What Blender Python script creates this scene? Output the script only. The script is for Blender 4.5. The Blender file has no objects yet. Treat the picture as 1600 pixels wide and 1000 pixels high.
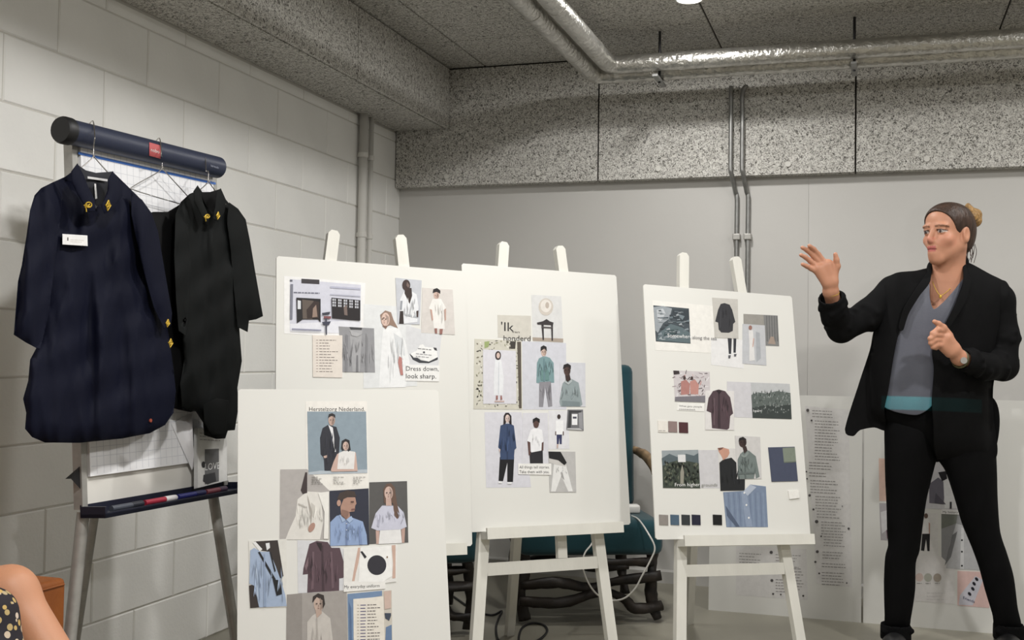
import bpy, bmesh, math, random
import numpy as np
from mathutils import Vector, Matrix
from mathutils.geometry import delaunay_2d_cdt, tessellate_polygon
rnd = random.Random(7)
SC = bpy.context.scene
COL = SC.collection
# ------------------------------------------------------------------ camera
FPX, YAW, PITCH, ROLL, CAMH = 1760.54, .3106, .0306, .0148, 1.0897
def _axes():
    cy, sy, cp, sp = math.cos(YAW), math.sin(YAW), math.cos(PITCH), math.sin(PITCH)
    f = Vector((-sy*cp, cy*cp, sp)); r = Vector((cy, sy, 0)); u = r.cross(f)
    cr, sr = math.cos(ROLL), math.sin(ROLL)
    return cr*r+sr*u, -sr*r+cr*u, f
CR, CU, CF = _axes()
CAM = Vector((0, 0, CAMH))
cd = bpy.data.cameras.new('camera'); cam = bpy.data.objects.new('camera', cd); COL.objects.link(cam)
cd.sensor_width = 36; cd.lens = FPX*36/1600; cd.clip_start = .05
mw = Matrix((CR, CU, -CF)).transposed().to_4x4(); mw.translation = CAM
cam.matrix_world = mw
SC.camera = cam
# ------------------------------------------------------------------ world, lights, exposure
SC.view_settings.view_transform = 'Standard'; SC.view_settings.look = 'None'
SC.view_settings.gamma = 1; SC.view_settings.use_curve_mapping = False
SC.view_settings.exposure = -.03
wd = bpy.data.worlds.new('room_ambience'); SC.world = wd; wd.use_nodes = True
wd.node_tree.nodes['Background'].inputs[0].default_value = (1.0, .985, .96, 1)
wd.node_tree.nodes['Background'].inputs[1].default_value = .50
ZCEIL = 2.566
LAMPS = [(-.72, 4.54, 15, 0), (-.72, 3.0, 22, 'round ceiling light above the middle boards, out of the picture'), (-.62, 1.5, 38, 'round ceiling light nearest the flip chart, out of the picture'), (1.15, 4.4, 13, 'round ceiling light above the presenter at the back right'), (1.15, 3.0, 34, 'round ceiling light in the right row, second from the bulkhead'), (1.15, .6, 32, 'round ceiling light at the right, above the audience'), (-.72, -1.2, 10, 'round ceiling light behind the viewer')]
for i, (lx, ly, en, _lab) in enumerate(LAMPS):
    l = bpy.data.lights.new('ceiling_lamp_light', 'AREA'); l.shape = 'DISK'; l.size = .16; l.energy = en
    l.color = (1.0, .985, .96)
    o = bpy.data.objects.new('ceiling_lamp_light', l); COL.objects.link(o); o.location = (lx, ly, ZCEIL-.046)
# projector standing beside the camera: a spot light whose picture is a pale page with a teal task bar
def projector():
    l = bpy.data.lights.new('projector_light', 'SPOT'); l.energy = 42; l.spot_size = math.radians(70); l.spot_blend = 0; l.shadow_soft_size = .003
    o = bpy.data.objects.new('projector_light', l); COL.objects.link(o)
    src = Vector((.32, .75, 1.22)); o.location = src
    ctr = W_at(1500, 470, 4.9)
    zax = (src-ctr).normalized(); xax = Vector((0, 0, 1)).cross(zax).normalized(); yax = zax.cross(xax)
    m = Matrix((xax, yax, zax)).transposed().to_4x4(); m.translation = src; o.matrix_world = m
    def uv(px, py, D):
        q = W_at(px, py, D)-src
        return q.dot(xax)/-q.dot(zax), q.dot(yax)/-q.dot(zax)
    u0 = uv(1264, 300, 5.3)[0]; vb = uv(1460, 645, 4.3)[1]; vt = uv(1460, 624, 4.3)[1]
    u1 = uv(1372, 635, 4.3)[0]; u2 = uv(1530, 635, 4.3)[0]; vtop = uv(1460, 284, 5.3)[1]
    l.use_nodes = True; nt = l.node_tree; N = nt.nodes; em = N['Emission']
    tc = N.new('ShaderNodeTexCoord'); sp = N.new('ShaderNodeSeparateXYZ'); nt.links.new(tc.outputs['Normal'], sp.inputs[0])
    def mth(op, a, b):
        n = N.new('ShaderNodeMath'); n.operation = op
        for k, v in enumerate((a, b)):
            if isinstance(v, (int, float)): n.inputs[k].default_value = v
            else: nt.links.new(v, n.inputs[k])
        return n.outputs[0]
    az = mth('ABSOLUTE', sp.outputs[2], 0)
    u = mth('DIVIDE', sp.outputs[0], az); v = mth('DIVIDE', sp.outputs[1], az)
    def box(a0, a1, b0, b1):
        return mth('MULTIPLY', mth('MULTIPLY', mth('GREATER_THAN', u, a0), mth('LESS_THAN', u, a1)), mth('MULTIPLY', mth('GREATER_THAN', v, b0), mth('LESS_THAN', v, b1)))
    page = box(u0, .6, vt, vtop); bar = box(u1, u2, vb, vt); rest = box(u0, .6, vb, vt)
    mix = N.new('ShaderNodeMix'); mix.data_type = 'RGBA'; nt.links.new(bar, mix.inputs['Factor'])
    mix.inputs['A'].default_value = (1, .98, .95, 1); mix.inputs['B'].default_value = (.05, .8, .72, 1)
    nt.links.new(mix.outputs['Result'], em.inputs[0])
    ic = 0.
    for x0_, x1_, y0_, y1_ in ((1581, 1589, 612, 619), (1584, 1586, 619, 621), (1561, 1567, 639, 643), (1582, 1597, 638, 648)):
        a0, b0 = uv(x0_, y1_, 4.52); a1, b1 = uv(x1_, y0_, 4.52); ic = mth('ADD', ic, box(a0, a1, b0, b1))
    rest = mth('ADD', rest, mth('MULTIPLY', ic, 1.6))
    s = mth('ADD', mth('MULTIPLY', page, .55), mth('ADD', mth('MULTIPLY', bar, 13), mth('MULTIPLY', rest, .6)))
    nt.links.new(s, em.inputs[1])
# ------------------------------------------------------------------ pixel helpers (photograph frame 1600x1000)
def ray(x, y): return CF*FPX+CR*(x-800)-CU*(y-500)
def on_plane(x, y, p, n):
    d = ray(x, y); return CAM+d*((p-CAM).dot(n)/d.dot(n))
def onX(x, y, X): return on_plane(x, y, Vector((X, 0, 0)), Vector((1, 0, 0)))
def onY(x, y, Y): return on_plane(x, y, Vector((0, Y, 0)), Vector((0, 1, 0)))
def onZ(x, y, Z=0.): return on_plane(x, y, Vector((0, 0, Z)), Vector((0, 0, 1)))
def W_at(x, y, D): return CAM+ray(x, y)*(D/FPX)
projector()
# ------------------------------------------------------------------ materials
def lin(c):
    return tuple(((v/255)/12.92 if v/255 <= .04045 else ((v/255+.055)/1.055)**2.4) for v in c)
MATS = {}
def mat(name, rgb, rough=.6, metal=0., var=.0, vscale=8., bump=0., bscale=60., spec=.5, sheen=0., rgb2=None, aniso=(1, 1, 1), emit=None):
    if name in MATS: return MATS[name]
    m = bpy.data.materials.new(name); m.use_nodes = True; nt = m.node_tree; N = nt.nodes; b = N['Principled BSDF']
    b.inputs['Roughness'].default_value = rough; b.inputs['Metallic'].default_value = metal
    b.inputs['Specular IOR Level'].default_value = spec
    if sheen: b.inputs['Sheen Weight'].default_value = sheen
    c = lin(rgb); b.inputs['Base Color'].default_value = (*c, 1)
    tc = N.new('ShaderNodeTexCoord'); mp = N.new('ShaderNodeMapping'); mp.inputs['Scale'].default_value = aniso
    nt.links.new(tc.outputs['Object'], mp.inputs[0])
    if var or rgb2:
        no = N.new('ShaderNodeTexNoise'); no.inputs['Scale'].default_value = vscale; no.inputs['Detail'].default_value = 5
        nt.links.new(mp.outputs[0], no.inputs['Vector'])
        cr = N.new('ShaderNodeValToRGB'); cr.color_ramp.elements[0].position = .35; cr.color_ramp.elements[1].position = .68
        c2 = lin(rgb2) if rgb2 else tuple(v*(1+var) for v in c); c1 = c if rgb2 else tuple(v*(1-var) for v in c)
        cr.color_ramp.elements[0].color = (*c1, 1); cr.color_ramp.elements[1].color = (*c2, 1)
        nt.links.new(no.outputs['Fac'], cr.inputs[0]); nt.links.new(cr.outputs[0], b.inputs['Base Color'])
    if bump:
        n2 = N.new('ShaderNodeTexNoise'); n2.inputs['Scale'].default_value = bscale; n2.inputs['Detail'].default_value = 4
        nt.links.new(mp.outputs[0], n2.inputs['Vector'])
        bp = N.new('ShaderNodeBump'); bp.inputs['Strength'].default_value = bump; bp.inputs['Distance'].default_value = .01
        nt.links.new(n2.outputs['Fac'], bp.inputs['Height']); nt.links.new(bp.outputs[0], b.inputs['Normal'])
    if emit:
        b.inputs['Emission Color'].default_value = (*lin(rgb), 1); b.inputs['Emission Strength'].default_value = emit
    MATS[name] = m; return m
def attr_mat(name, rough=.55, bump=0., spec=.35, bscale=200):
    if name in MATS: return MATS[name]
    m = bpy.data.materials.new(name); m.use_nodes = True; nt = m.node_tree; N = nt.nodes; b = N['Principled BSDF']
    b.inputs['Roughness'].default_value = rough; b.inputs['Specular IOR Level'].default_value = spec
    a = N.new('ShaderNodeVertexColor'); a.layer_name = 'Col'; nt.links.new(a.outputs[0], b.inputs['Base Color'])
    if bump:
        tc = N.new('ShaderNodeTexCoord'); n2 = N.new('ShaderNodeTexNoise'); n2.inputs['Scale'].default_value = bscale
        nt.links.new(tc.outputs['Object'], n2.inputs['Vector']); bp = N.new('ShaderNodeBump'); bp.inputs['Strength'].default_value = bump; bp.inputs['Distance'].default_value = .005
        nt.links.new(n2.outputs['Fac'], bp.inputs['Height']); nt.links.new(bp.outputs[0], b.inputs['Normal'])
    MATS[name] = m; return m
def woodwool():
    m = bpy.data.materials.new('wood_wool_cement'); m.use_nodes = True; nt = m.node_tree; N = nt.nodes; b = N['Principled BSDF']
    b.inputs['Roughness'].default_value = .95; b.inputs['Specular IOR Level'].default_value = .1
    tc = N.new('ShaderNodeTexCoord')
    n1 = N.new('ShaderNodeTexNoise'); n1.inputs['Scale'].default_value = 100; n1.inputs['Detail'].default_value = 2; n1.inputs['Distortion'].default_value = 1.6
    n2 = N.new('ShaderNodeTexNoise'); n2.inputs['Scale'].default_value = 2.0; n2.inputs['Detail'].default_value = 2
    for n in (n1, n2): nt.links.new(tc.outputs['Object'], n.inputs['Vector'])
    cr = N.new('ShaderNodeValToRGB'); e = cr.color_ramp.elements
    e[0].position = .355; e[0].color = (*lin((100, 98, 93)), 1); e[1].position = .63; e[1].color = (*lin((228, 226, 220)), 1)
    k = cr.color_ramp.elements.new(.47); k.color = (*lin((192, 189, 183)), 1)
    nt.links.new(n1.outputs['Fac'], cr.inputs[0])
    mx = N.new('ShaderNodeMix'); mx.data_type = 'RGBA'; mx.blend_type = 'MULTIPLY'; mx.inputs['Factor'].default_value = .35
    nt.links.new(cr.outputs[0], mx.inputs['A']); nt.links.new(n2.outputs['Color'], mx.inputs['B'])
    c3 = N.new('ShaderNodeValToRGB'); c3.color_ramp.elements[0].color = (.72, .72, .72, 1); c3.color_ramp.elements[1].color = (1, 1, 1, 1)
    nt.links.new(n2.outputs['Fac'], c3.inputs[0]); nt.links.new(c3.outputs[0], mx.inputs['B'])
    nt.links.new(mx.outputs['Result'], b.inputs['Base Color'])
    bp = N.new('ShaderNodeBump'); bp.inputs['Strength'].default_value = .6; bp.inputs['Distance'].default_value = .006
    nt.links.new(n1.outputs['Fac'], bp.inputs['Height']); nt.links.new(bp.outputs[0], b.inputs['Normal'])
    return m
WOOL = woodwool()
M_BLOCK = mat('painted_block', (236, 235, 231), .6, var=.03, vscale=3, bump=.12, bscale=90, spec=.3)
M_MORTAR = mat('painted_mortar', (206, 203, 196), .8, bump=.2, bscale=120)
M_PLASTER = mat('painted_plaster', (198, 196, 192), .7, var=.02, vscale=2, bump=.04, bscale=40, spec=.3)
M_FLOOR = mat('poured_floor', (142, 138, 125), .38, var=.10, vscale=2.2, bump=.02, bscale=30, spec=.4)
M_BOARD = mat('foam_board', (216, 215, 210), .55, var=.012, vscale=3, spec=.3)
M_EASEL = mat('white_painted_wood', (214, 212, 204), .5, var=.03, vscale=20, bump=.1, bscale=60, spec=.4, aniso=(1, 1, .2))
M_PRINT = attr_mat('printed_paper')
def _tone_print():
    nt = M_PRINT.node_tree; N = nt.nodes; a = [n for n in N if n.type == 'VERTEX_COLOR'][0]; b = N['Principled BSDF']
    tc = N.new('ShaderNodeTexCoord'); no = N.new('ShaderNodeTexNoise'); no.inputs['Scale'].default_value = 55; no.inputs['Detail'].default_value = 6; no.inputs['Roughness'].default_value = .65
    nt.links.new(tc.outputs['Object'], no.inputs['Vector'])
    cr = N.new('ShaderNodeValToRGB'); cr.color_ramp.elements[0].position = .32; cr.color_ramp.elements[0].color = (.84, .84, .84, 1); cr.color_ramp.elements[1].position = .66; cr.color_ramp.elements[1].color = (.93, .93, .93, 1)
    nt.links.new(no.outputs['Fac'], cr.inputs[0])
    mx = N.new('ShaderNodeMix'); mx.data_type = 'RGBA'; mx.blend_type = 'MULTIPLY'; mx.inputs['Factor'].default_value = 1
    nt.links.new(a.outputs[0], mx.inputs['A']); nt.links.new(cr.outputs[0], mx.inputs['B']); hs = N.new('ShaderNodeHueSaturation'); hs.inputs['Saturation'].default_value = .80; nt.links.new(mx.outputs['Result'], hs.inputs['Color']); nt.links.new(hs.outputs[0], b.inputs['Base Color'])
_tone_print()
M_METAL = mat('brushed_metal', (170, 168, 163), .4, .35, var=.1, vscale=30)
M_FOIL = mat('foil_insulation', (196, 194, 188), .30, .9, var=.12, vscale=25, bump=.8, bscale=45)
M_GALV = mat('galvanised_steel', (150, 150, 148), .45, .8, var=.1, vscale=40)
M_WPIPE = mat('painted_conduit', (216, 214, 208), .5, spec=.4)
M_DARK = mat('black_plastic', (22, 22, 24), .5)
# ------------------------------------------------------------------ object helpers
def props(o, label=None, cat=None, group=None, kind=None):
    if label: o['label'] = label
    if cat: o['category'] = cat
    if group: o['group'] = group
    if kind: o['kind'] = kind
    return o
def new(name, verts, faces, m, parent=None, smooth=False, colors=None):
    me = bpy.data.meshes.new(name)
    me.from_pydata([tuple(v) for v in verts], [], [tuple(int(i) for i in f) for f in faces])
    for mm in (m if isinstance(m, (list, tuple)) else [m]): me.materials.append(mm)
    if smooth: me.polygons.foreach_set('use_smooth', [True]*len(me.polygons))
    if colors is not None:
        ca = me.color_attributes.new('Col', 'FLOAT_COLOR', 'POINT')
        ca.data.foreach_set('color', np.asarray(colors, np.float32).ravel())
    me.update()
    o = bpy.data.objects.new(name, me); COL.objects.link(o)
    if parent: o.parent = parent
    return o
def empty(name, loc=(0, 0, 0)):
    o = bpy.data.objects.new(name, None); COL.objects.link(o); o.location = loc; o.empty_display_size = .05
    return o
def child(o, parent):
    """parent keeping world coordinates (parents are pure translations)"""
    o.parent = parent; o.matrix_parent_inverse = Matrix.Translation(-Vector(parent.location)); return o
class MB:
    def __init__(s): s.v = []; s.f = []; s.c = []
    def poly(s, vs, fs, col=None):
        b = len(s.v); s.v += [Vector(v) for v in vs]; s.f += [[b+i for i in f] for f in fs]
        if col is not None: s.c += [(*col, 1)]*len(vs)
    def hexa(s, p):   # p: 4 bottom, 4 top corners
        s.poly(p, [(3, 2, 1, 0), (4, 5, 6, 7), (0, 1, 5, 4), (1, 2, 6, 5), (2, 3, 7, 6), (3, 0, 4, 7)])
    def box(s, a, b):
        x0, y0, z0 = a; x1, y1, z1 = b
        s.hexa([(x0, y0, z0), (x1, y0, z0), (x1, y1, z0), (x0, y1, z0), (x0, y0, z1), (x1, y0, z1), (x1, y1, z1), (x0, y1, z1)])
    def bbox(s, a, b, r=.01):
        """box with chamfered edges"""
        bm = bmesh.new(); bmesh.ops.create_cube(bm, size=1)
        a, b = Vector(a), Vector(b); c = (a+b)/2; d = b-a
        for v in bm.verts: v.co = Vector((v.co.x*d.x, v.co.y*d.y, v.co.z*d.z))+c
        bmesh.ops.bevel(bm, geom=list(bm.edges), offset=r, segments=3, profile=.5, affect='EDGES')
        bm.verts.index_update(); s.poly([v.co.copy() for v in bm.verts], [[v.index for v in f.verts] for f in bm.faces]); bm.free()
    def bar(s, a, b, w, t, n, cham=0.):
        """flat batten from a to b, width w across, thickness t along n"""
        a, b, n = Vector(a), Vector(b), Vector(n).normalized(); d = (b-a).normalized(); sd = d.cross(n).normalized(); n = sd.cross(d)
        L = (b-a).length
        prof = [(-w/2, 0), (w/2, 0), (w/2, L-cham), (w/2-cham*.6, L-cham*.25), (w/4, L), (-w/4, L), (-w/2+cham*.6, L-cham*.25), (-w/2, L-cham)] if cham else [(-w/2, 0), (w/2, 0), (w/2, L), (-w/2, L)]
        k = len(prof)
        vs = [a+sd*x+d*y-n*t/2 for x, y in prof]+[a+sd*x+d*y+n*t/2 for x, y in prof]
        s.poly(vs, [list(range(k))[::-1], list(range(k, 2*k))]+[(i, (i+1) % k, k+(i+1) % k, k+i) for i in range(k)])
    def tube(s, pts, r, seg=12, caps=True, rfun=None):
        pts = [Vector(p) for p in pts]; n = len(pts); b = len(s.v)
        t0 = (pts[1]-pts[0]).normalized(); up = Vector((0, 0, 1)) if abs(t0.z) < .9 else Vector((1, 0, 0))
        x = t0.cross(up).normalized()
        for i, p in enumerate(pts):
            t = (pts[min(i+1, n-1)]-pts[max(i-1, 0)]).normalized()
            x = (x-t*x.dot(t)).normalized(); y = t.cross(x)
            ri = rfun(i/(n-1)) if rfun else r
            for k in range(seg):
                a = 2*math.pi*k/seg; rr = ri[k] if hasattr(ri, '__len__') else ri
                s.v.append(p+x*math.cos(a)*rr+y*math.sin(a)*rr)
        for i in range(n-1):
            for k in range(seg): s.f.append([b+i*seg+k, b+i*seg+(k+1) % seg, b+(i+1)*seg+(k+1) % seg, b+(i+1)*seg+k])
        if caps:
            s.f.append([b+k for k in range(seg)][::-1]); s.f.append([b+(n-1)*seg+k for k in range(seg)])
    def ball(s, c, r, seg=12, rings=8, scale=(1, 1, 1)):
        c = Vector(c); b = len(s.v)
        for i in range(rings+1):
            th = math.pi*i/rings
            for k in range(seg):
                a = 2*math.pi*k/seg
                s.v.append(c+Vector((r*math.sin(th)*math.cos(a)*scale[0], r*math.sin(th)*math.sin(a)*scale[1], r*math.cos(th)*scale[2])))
        for i in range(rings):
            for k in range(seg): s.f.append([b+i*seg+k, b+(i+1)*seg+k, b+(i+1)*seg+(k+1) % seg, b+i*seg+(k+1) % seg])
    def build(s, name, m, parent=None, smooth=False, label=None):
        o = new(name, s.v, s.f, m, None, smooth, s.c if s.c else None)
        if parent is not None: child(o, parent)
        if label: o['label'] = label
        return o
def smooth_path(pts, n=8):
    pts = [Vector(p) for p in pts]; out = []
    P = [pts[0]*2-pts[1]]+pts+[pts[-1]*2-pts[-2]]
    for i in range(1, len(P)-2):
        for k in range(n):
            t = k/n; a, b, c, d = P[i-1], P[i], P[i+1], P[i+2]
            out.append(.5*((2*b)+(c-a)*t+(2*a-5*b+4*c-d)*t*t+(3*b-a-3*c+d)*t**3))
    out.append(pts[-1]); return out
def auto_smooth(o, ang=35):
    me = o.data; me.polygons.foreach_set('use_smooth', [True]*len(me.polygons))
    try: me.set_sharp_from_angle(angle=math.radians(ang))
    except Exception: pass
    return o
# ------------------------------------------------------------------ THE ROOM
XL, YB, YBK = -2.4, 5.50, 5.42           # left wall, back wall, bulkhead face
ZBK, ZBM, XBM = 1.953, 2.249, -2.093     # bulkhead underside, side beam underside, side beam face
def structure(o): return props(o, kind='structure')
b = MB(); b.box((-2.7, -3.2, -.1), (3.2, 5.7, 0)); floor = structure(b.build('floor', M_FLOOR))
b = MB(); b.box((XL-.2, -3.2, 0), (XL-.004, 5.7, 2.7)); wall_left = structure(b.build('wall_left', M_MORTAR))
def block_mesh(L, H, name):
    bm = bmesh.new(); bmesh.ops.create_cube(bm, size=1)
    for v in bm.verts: v.co = Vector((v.co.x*.03, v.co.y*L, v.co.z*H))
    bmesh.ops.bevel(bm, geom=[e for e in bm.edges if all(v.co.x > 0 for v in e.verts)], offset=.0035, segments=1, affect='EDGES')
    me = bpy.data.meshes.new(name); bm.to_mesh(me); bm.free(); me.materials.append(M_BLOCK); return me
full = block_mesh(.4485-.005, .2-.005, 'block'); cache = {}
for row in range(0, 12):
    off = 2.63 if row % 2 else 2.855
    zt_ = min((row+1)*.2, ZBM)
    k = -5
    while True:
        y0 = off+.4485*k; y1 = y0+.4485; k += 1
        if y0 >= YB-.02: break
        if y1 < .75: continue
        y1c = min(y1, YB); H = zt_-row*.2
        if y1c == y1 and abs(H-.2) < 1e-6: me = full
        else:
            key = (round(y1c-y0, 3), round(H, 3))
            if key not in cache: cache[key] = block_mesh(key[0]-.005, key[1]-.005, 'block')
            me = cache[key]
        o = bpy.data.objects.new('block', me); COL.objects.link(o); o.parent = wall_left
        o.location = (XL-.015+rnd.uniform(-.0008, .0008), (y0+y1c)/2, row*.2+H/2)
# back wall in tall plastered panels with hairline joints
b = MB(); b.box((-2.6, YB+.004, 0), (3.2, YB+.2, 2.7)); wall_back = structure(b.build('wall_back', M_PLASTER))
for x0, x1 in ((-2.4, -.295), (-.295, 1.8), (1.8, 3.2)):
    b = MB(); b.box((x0+.0004, YB-.01, 0), (x1-.0004, YB+.004, 2.0)); b.build('wall_panel', M_PLASTER, wall_back)
b = MB(); b.box((-2.4, YB-.075, 0), (3.2, YB-.01, .055)); structure(b.build('baseboard_back', M_PLASTER))
b = MB(); b.box((3.1, -3.2, 0), (3.2, 5.7, 2.7)); structure(b.build('wall_right', M_PLASTER))
b = MB(); b.box((-2.6, -3.3, 0), (3.2, -3.2, 2.7)); structure(b.build('wall_rear', M_PLASTER))
# ceiling of wood wool boards
b = MB(); b.box((-2.6, -3.2, ZCEIL+.012), (3.2, 5.7, ZCEIL+.1)); ceiling = structure(b.build('ceiling', mat('joint_backing', (60, 57, 52), .9)))  # dark core that shows in the open joints between boards
xs = [XBM-.35, -1.91, -.70, .53, 1.75, 3.1]; ys = [-3.2, -2.24, .16, 2.56, 4.96, YBK+.02]
def slab(parent, name, a, b_):
    m = MB(); g = .0038
    m.bbox((a[0]+g, a[1]+g, a[2]+g), (b_[0]-g, b_[1]-g, b_[2]-g), .003); return m.build(name, WOOL, parent)
for i in range(len(xs)-1):
    for j in range(len(ys)-1): slab(ceiling, 'ceiling_panel', (xs[i], ys[j], ZCEIL), (xs[i+1], ys[j+1], ZCEIL+.025))
# boxed beam along the left wall
b = MB(); b.box((XL, -3.2, ZBM+.02), (XBM-.02, YB, ZCEIL+.01)); beam = structure(b.build('trim_1', MATS['joint_backing']))
ysd = [-3.2, -.5, .7, 1.93, 3.13, 4.334, YBK]
for y0, y1 in zip(ysd, ysd[1:]): slab(beam, 'beam_side_panel', (XBM-.025, y0, ZBM), (XBM, y1, ZCEIL))
ybt = [-3.2, .1, 1.3, 2.5, 3.7, 4.9, YBK]
for y0, y1 in zip(ybt, ybt[1:]): slab(beam, 'beam_bottom_panel', (XL-.002, y0, ZBM), (XBM-.026, y1, ZBM+.02))
# bulkhead above the back wall
b = MB(); b.box((XL, YBK+.02, ZBK+.02), (3.1, YB+.05, ZCEIL+.01)); bulk = structure(b.build('trim_2', MATS['joint_backing']))
xb = [XL, -1.306, -.083, 1.14, 2.36, 3.1]
for x0, x1 in zip(xb, xb[1:]):
    slab(bulk, 'bulkhead_panel', (x0, YBK, ZBK), (x1, YBK+.022, ZCEIL))
    slab(bulk, 'bulkhead_underside_panel', (x0, YBK+.023, ZBK), (x1, YB, ZBK+.02))
M_CAP = mat('screw_cap', (214, 212, 205), .6)
for x in (-2.107, -1.612, -1.002, -.386, .227, .84, 1.45):
    m = MB(); m.tube([(x, YBK-.004, 2.005), (x, YBK+.003, 2.005)], .013, 14); m.build('screw_cap', M_CAP, bulk)
# visible ceiling light
def ceiling_light(x, y, label):
    r = props(empty('ceiling_light', (x, y, ZCEIL)), label, 'light', 'round ceiling lights')
    m = MB(); n = 28; z1 = ZCEIL; prof = [(.060, 0), (.060, -.02), (.056, -.024), (.050, -.024), (.050, -.012), (.0, -.012)]
    vs = [(x+q*math.cos(2*math.pi*k/n), y+q*math.sin(2*math.pi*k/n), z1+z) for q, z in prof for k in range(n)]
    m.poly(vs, [(i*n+k, i*n+(k+1) % n, (i+1)*n+(k+1) % n, (i+1)*n+k) for i in range(len(prof)-1) for k in range(n)])
    auto_smooth(m.build('housing', mat('light_housing', (225, 224, 220), .4), r))
    m = MB(); m.poly([(x+.049*math.cos(2*math.pi*k/n), y+.049*math.sin(2*math.pi*k/n), ZCEIL-.016) for k in range(n)], [list(range(n))[::-1]])
    m.build('lens', mat('lit_lens', (255, 250, 240), .4, emit=14), r)
ceiling_light(*LAMPS[0][:2], 'small round lit ceiling light between the silver ducts and the back bulkhead')
for a in LAMPS[1:]: ceiling_light(*a[:2], a[3])
# foil wrapped pipes: come along the ceiling, turn at the corner, run along the bulkhead
def foil_pipe(x, y, z, r, label):
    root = props(empty('insulated_pipe', (x, y, z)), label, 'pipe', 'foil wrapped ceiling pipes')
    c = .05; ln = []
    ln += [Vector((x, yy, z)) for yy in np.arange(-1.5, y-c, .05)]
    ln += [Vector((x+c-c*math.cos(t), y-c+c*math.sin(t), z)) for t in np.linspace(0, math.pi/2, 6)]
    ln += [Vector((xx, y, z)) for xx in np.arange(x+c+.04, 3.05, .05)]
    seg = 20; rr = random.Random(int(x*1000))
    m = MB(); m.tube(ln, r, seg, True, lambda t: [r*(1+rr.uniform(-.02, .025)) for _ in range(seg)])
    m.build('foil_sleeve', M_FOIL, root, True)
    for s in list(np.arange(.35, y, .62)): 
        m = MB(); m.tube([(x, s-.011, z), (x, s+.011, z)], r*1.035, seg); m.build('tape_band', M_FOIL, root, False)
    for s in list(np.arange(x+.33, 3., .53)):
        m = MB(); m.tube([(s-.011, y, z), (s+.011, y, z)], r*1.035, seg); m.build('tape_band', M_FOIL, root, False)
foil_pipe(-1.243, 5.085, 2.396, .040, 'silver foil pipe nearest the bulkhead, lower in the pair')
foil_pipe(-1.150, 4.975, 2.412, .040, 'silver foil pipe running beside its twin, upper and nearer one')
for px in (1031, 1335):
    q = onY(px, 60, 5.03); m = MB(); m.tube([(q.x, 5.03, 2.33), (q.x, 5.03, ZCEIL)], .006, 8); r = m.build('threaded_rod', M_DARK)
    props(r, 'thin dark hanger rod between ceiling and silver pipes, '+('left one near the light' if px < 1100 else 'right one'), 'rod', 'pipe hanger rods')
    m = MB(); m.box((q.x-.012, 4.92, 2.335), (q.x+.012, 5.14, 2.345)); m.build('support_strap', M_GALV, r)
# conduits on the back wall
for i, (pxa, pxb) in enumerate(((1142, 1151), (1160, 1168.5))):
    xa, xb_ = onY(pxa, 190, YBK-.02).x, onY(pxb, 350, YB-.03).x
    pts = [(xa+(.02 if i else 0), YBK-.022, 2.385), (xa, YBK-.022, 2.35), (xa, YBK-.022, 2.2), (xa, YBK-.022, 2.05), (xa, YBK-.022, 1.99), (xa+.004, YBK-.015, 1.965), (xb_-.006, YB-.04, 1.885), (xb_, YB-.032, 1.86), (xb_, YB-.032, 1.7), (xb_, YB-.032, 1.2), (xb_, YB-.032, .5)]
    m = MB(); m.tube(smooth_path(pts, 5), .0105, 12)
    o = m.build('steel_conduit', M_GALV, None, True); props(o, 'thin grey steel conduit down the back wall, '+('right' if i else 'left')+' one of two', 'conduit', 'steel conduits on back wall')
    q = xb_; m = MB(); m.bbox((q-.018, YB-.048, 1.655), (q+.018, YB-.008, 1.685), .004); m.build('pipe_clamp', M_METAL, o)
# painted conduits on the left wall
for i, (px, rr_) in enumerate(((567, .021), (579, .013))):
    y = onX(px, 300, XL+.03).y; m = MB(); m.tube([(XL+.028, y, .0), (XL+.028, y, ZBM+.005)], rr_, 14)
    o = m.build('painted_pipe', M_WPIPE, None, True); props(o, 'white painted pipe on the block wall near the corner, '+('thinner' if i else 'thicker')+' one', 'pipe', 'painted pipes on block wall')
    for z in (2.05, 1.66, .9):
        m = MB(); m.tube([(XL+.028, y, z-.011), (XL+.028, y, z+.011)], rr_+.004, 14); m.box((XL-.001, y-.008, z-.008), (XL+.028, y+.008, z+.008)); m.build('pipe_clamp', M_WPIPE, o)
# ------------------------------------------------------------------ mood boards, prints
class Frame:
    """a board plane: bottom centre, yaw, lean, in-plane roll, width, height; normal faces the viewer"""
    def __init__(s, x, y, z, yaw, lean, roll, w, h):
        r = Vector((math.cos(yaw), math.sin(yaw), 0)); n0 = Vector((math.sin(yaw), -math.cos(yaw), 0))
        u = Vector((0, 0, math.cos(lean)))-n0*math.sin(lean)
        c, q = math.cos(roll), math.sin(roll)
        s.c = Vector((x, y, z)); s.r = c*r+q*u; s.u = -q*r+c*u; s.n = s.r.cross(s.u); s.w, s.h = w, h
        if s.n.dot(n0) < 0: s.n = -s.n
    def px(s, x, y, off=0.): return on_plane(x, y, s.c+s.n*off, s.n)
    def at(s, a, b, off=0.): return s.c+s.r*a+s.u*b+s.n*off
    def loc(s, p): d = p-s.c; return d.dot(s.r), d.dot(s.u), d.dot(s.n)
TEXTS = {}
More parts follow.
